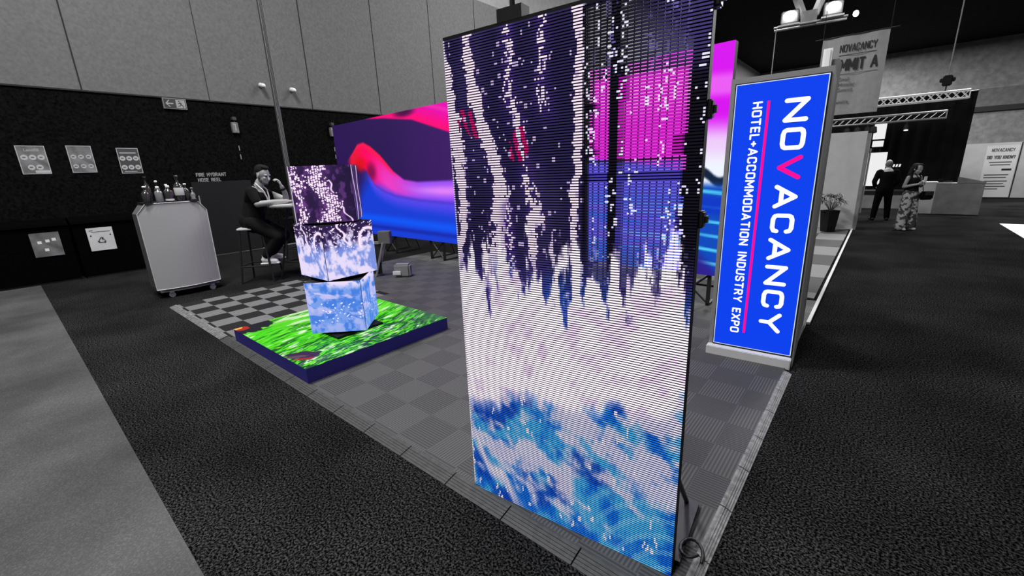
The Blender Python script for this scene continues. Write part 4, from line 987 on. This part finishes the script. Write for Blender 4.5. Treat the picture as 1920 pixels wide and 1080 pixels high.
def truss(xa, xb, z, Y, h, m, label, dark=False):
    t = thing('lighting_truss', label, 'truss', ((xa+xb)/2, Y, z)); L = (xb-xa)/2
    bm = BM()
    for zz in (0, h):
        for yy in (0, .22): tube(bm, (-L, yy, zz), (L, yy, zz), .030, seg=8)
    link('chords', bm, m, t); bm = BM(); n = int(2*L/.2)
    for i in range(n):
        x0 = -L+2*L*i/n; x1 = -L+2*L*(i+1)/n
        for yy in (0, .22):
            tube(bm, (x0, yy, 0), (x1, yy, h), .010, seg=6)
            if not dark: tube(bm, (x0, yy, h), (x1, yy, 0), .010, seg=6)
        tube(bm, (x0, 0, h), (x1, .22, h), .010, seg=6)
    link('lattice', bm, m, t)
    bm = BM()
    for x in (-L, L): box(bm, (x-.02, -.02, -.02), (x+.02, .24, .02)); box(bm, (x-.02, -.02, h-.02), (x+.02, .24, h+.02)); box(bm, (x-.015, -.02, 0), (x+.015, .01, h))
    link('end_frames', bm, m, t); return t
truss(-1.45, 1.79, 3.53, 21, .24, M['whitebright'], 'upper bright lighting truss with crossed lattice, right of the banner')
truss(-1.77, 1.35, 2.96, 21.05, .22, M['alu'], 'lower dim lighting truss with slanted braces below the bright one', True)
ch = thing('chain_hoist', 'dark chain hoist on a long chain above the bright truss', 'hoist', (1.20, 21.1, 3.78))
bm = BM(); tube(bm, (0, 0, .5), (.02, 0, ZC-3.78), .018, seg=6); link('chain', bm, M['greyplastic'], ch)
bm = BM(); box(bm, (-.12, -.1, .18), (.12, .1, .5), bev=.03); box(bm, (-.19, -.06, .30), (.19, .06, .42), bev=.02); link('motor', bm, M['black'], ch)
bm = BM(); tube(bm, (0, 0, .0), (0, 0, .2), .02); tube(bm, (0, 0, .02), (-.12, 0, -.03), .015); tube(bm, (0, 0, .02), (.12, 0, -.03), .015); link('hook', bm, M['blackmetal'], ch)
def stage_light(x, z, r, lit, label):
    t = thing('stage_light', label, 'stage light', (x, 21.03, 2.80)); t.scale = (1.1,)*3
    bm = BM(); tube(bm, (0, 0, .02), (0, -.05, -.14), .07*r, .09*r, 14); link('lamp_can', bm, M['black'], t)
    bm = BM(); tube(bm, (0, .01, .02), (0, .03, .18), .012); link('clamp', bm, M['blackmetal'], t)
    if lit: bm = BM(); tube(bm, (0, -.052, -.141), (0, -.054, -.147), .07*r, seg=14); link('lens', bm, M['signwhite'], t)
stage_light(-.50, 2.78, 1.3, False, 'round black stage light in front of the upper white stage screen')
stage_light(.40, 2.72, .8, True, 'small lit stage light under the lower truss against black drape')
stage_light(-.95, 2.80, 1.2, True, 'lit stage light at the left of the lower truss above white partition')
stage_light(-1.25, 2.80, 1.2, True, 'stage light nearest the blue sign on the lower truss')
stage_light(-.66, 2.82, 1.2, False, 'unlit stage light between lit ones on the lower truss')
bm = BM(); n = 60
dr = thing('stage_drape', 'tall black pleated drape behind the stage screens', 'drape', (.1, 22.3, 0))
top_ = [(-2.6+4.6*i/n, .04*math.sin(i*1.3), 0) for i in range(n+1)]
for a, b in zip(top_[:-1], top_[1:]): poly(bm, [a, b, (b[0], b[1], 3.80), (a[0], a[1], 3.80)], (0, .01, 0))
link('cloth', bm, M['roof'], dr)
bm = BM(); tube(bm, (-2.6, 0, 3.82), (2.0, 0, 3.82), .03); link('rail', bm, M['blackmetal'], dr)
ss = thing('stage_screen', 'bright white lit stage screen with smaller panels above, behind the suited person', 'screen', (-.29, 21.75, 0))
for x0, x1, z0_, z1_ in ((-.48, -.13, 2.42, 2.97), (-.46, -.14, 2.15, 2.36), (-.60, .03, .72, 1.94)):
    link('frame', box(BM(), (x0+.27, .002, z0_-.02), (x1+.31, .06, z1_+.02)), M['black'], ss)
    link('lit_face', box(BM(), (x0+.29, -.004, z0_), (x1+.29, .002, z1_)), M['screenwhite'], ss)
for x in (-.12, .08): link('stand', box(BM(), (x-.02, .06, 0), (x+.02, .10, 2.9)), M['blackmetal'], ss)
bm = BM()
for k in range(3): poly(bm, [(.24+.085*k, 0, 1.36), (.29+.085*k, 0, 1.36), (.31+.085*k, 0, 1.46), (.26+.085*k, 0, 1.46)], (0, -.02, 0))
o = link('lit_sign', bm, M['screenwhite']); o.location = (0, 22.24, 0.03); tag(o, 'three small lit white bars on black drape right of the suited person', 'sign')
bb_ = thing('stage_block', 'low grey box on the floor left of the suited person', 'stage block', (-.28, 20.6, 0))
link('block', box(BM(), (-.35, -.2, 0), (.9, .5, .48)), M['counter'], bb_); link('black_top', box(BM(), (-.37, -.22, .48), (.92, .52, .62)), M['black'], bb_)
cn = thing('reception_counter', 'pale grey reception counter behind the floral-trousered person', 'counter', (1.7, 18.85, 0))
link('front', box(BM(), (-.75, 0, 0), (-.38, .5, .95)), M['white'], cn); link('side_front', box(BM(), (-.38, -.04, 0), (.65, .5, .93)), M['counter'], cn)
link('worktop', box(BM(), (-.80, -.02, .95), (-.35, .55, .97)), M['whitebright'], cn)
bm = BM(); poly(bm, [(.06, -.06, .93), (.66, -.06, .93), (.66, -.06, .96), (.06, -.06, 1.12)], (0, .05, 0)); link('raised_screen', bm, M['counter'], cn)
o = thing('laptop', 'dark laptop lying on the reception counter', 'laptop', (1.45, 19.0, .951+.02))
link('base', box(BM(), (-.1, -.08, 0), (.22, .1, .015)), M['black'], o); link('lid', box(BM(), (-.1, -.1, .01), (.0, -.08, .08)), M['black'], o)
fp = thing('far_partition', 'pale exhibition wall panels behind the counter at the far right', 'partition', (3.0, 25.7, 0))
link('panel', box(BM(), (-.93, 0, 0), (.92, .05, 2.13)), M['white'], fp); link('panel', box(BM(), (.93, 0, 0), (5.2, .05, 2.13)), M['white'], fp)
link('post', box(BM(), (-.99, -.04, 0), (-.93, .05, 2.15)), M['baredge'], fp); link('post', box(BM(), (.91, -.03, 0), (.94, .05, 2.12)), M['seam'], fp)
bm = BM(); poly(bm, [(-.99, 0, 0), (-.99, 0, 2.15), (-1.50, -.9, 2.12), (-1.50, -.9, 0)], (-.04, .02, 0)); link('side_panel', bm, M['white'], fp)
link('kickboard', box(BM(), (-.9, -.01, 0), (5.2, -.002, .04)), M['seam'], fp)
po = thing('info_poster', 'tall pale information poster on the far exhibition wall', 'poster', (3.46, 25.69, 0))
link('sheet', box(BM(), (-.44, -.012, .05), (.43, 0, 2.0)), M['whitebright'], po)
lettering('NOVACANCY', .62, .13, .02, M['inkgrey'], (-.30, -.014, 1.79), (1, 0, 0), (0, 0, 1), po)
lettering('DID YOU KNOW?', .76, .13, .026, M['inkgrey'], (-.39, -.014, 1.52), (1, 0, 0), (0, 0, 1), po)
link('dark_bar', box(BM(), (.08, -.016, 1.08), (.34, -.012, 1.15)), M['ink'], po)
for j, (a, b, z) in enumerate(((-.3, .3, 1.38), (-.26, .28, 1.28), (-.36, .3, .90), (-.36, .25, .80), (-.32, .3, .66), (-.34, .22, .56), (-.3, .28, .46), (-.3, .1, .36))):
    link('printed_line', box(BM(), (a, -.015, z), (b, -.012, z+.035)), M['inkgrey'], po)
# bright tabletop-like white mat at the far right edge
struct(link('floor.005', box(BM(), (2.49, 12.5, 0), (8, 16.55, .006)), mat('white_mat', .75, .8)))

# high bay rig with two lit lamps
rg = thing('light_rig', 'roof-hung rig carrying two bright floodlights above the blue sign', 'light rig', (-3.55, 24.8, 7.6), math.radians(8))
bm = BM(); tube(bm, (-1.2, 0, 0), (1.5, 0, 0), .05); tube(bm, (-1.2, .5, 0), (1.5, .5, 0), .05); link('bars', bm, M['greyplastic'], rg)
bm = BM()
for a, b in (((-.1, .2, .3), (-.9, .2, 2.2)), ((.3, .2, .3), (.9, .2, 2.2))): tube(bm, a, b, .16, .16, 4)
box(bm, (-.2, .05, 0), (.4, .35, .5)); tube(bm, (-.9, .2, 2.2), (-.9, .2, ZC-7.6), .03); tube(bm, (.9, .2, 2.2), (.9, .2, ZC-7.6), .03)
link('hangers', bm, M['cabinet'], rg)
for x, z in ((-.62, .38), (.95, .42)):
    bm = BM(); ell(bm, (x, -.1, z), (.26, .16, .20)); f = link('floodlight', bm, M['lamp'], rg)
    bm = BM(); box(bm, (x-.34, .06, z-.26), (x+.34, .3, z+.26), bev=.04); link('lamp_housing', bm, M['cabinet'], f)
    bm = BM(); box(bm, (x-.4, -.3, z-.42), (x+.4, .1, z-.36)); link('shade_flap', bm, M['white'], f)
bm = BM(); ell(bm, (1.75, -.1, .0), (.10, .08, .12)); f = link('small_floodlight', bm, M['lamp'], rg)
bm = BM(); tube(bm, (-1.1, 0, 0), (-1.1, 0, -3.2), .018); link('hanging_wire', bm, M['greyplastic'], rg)
print('verts', sum(len(o.data.vertices) for o in bpy.data.objects if o.type == 'MESH'))
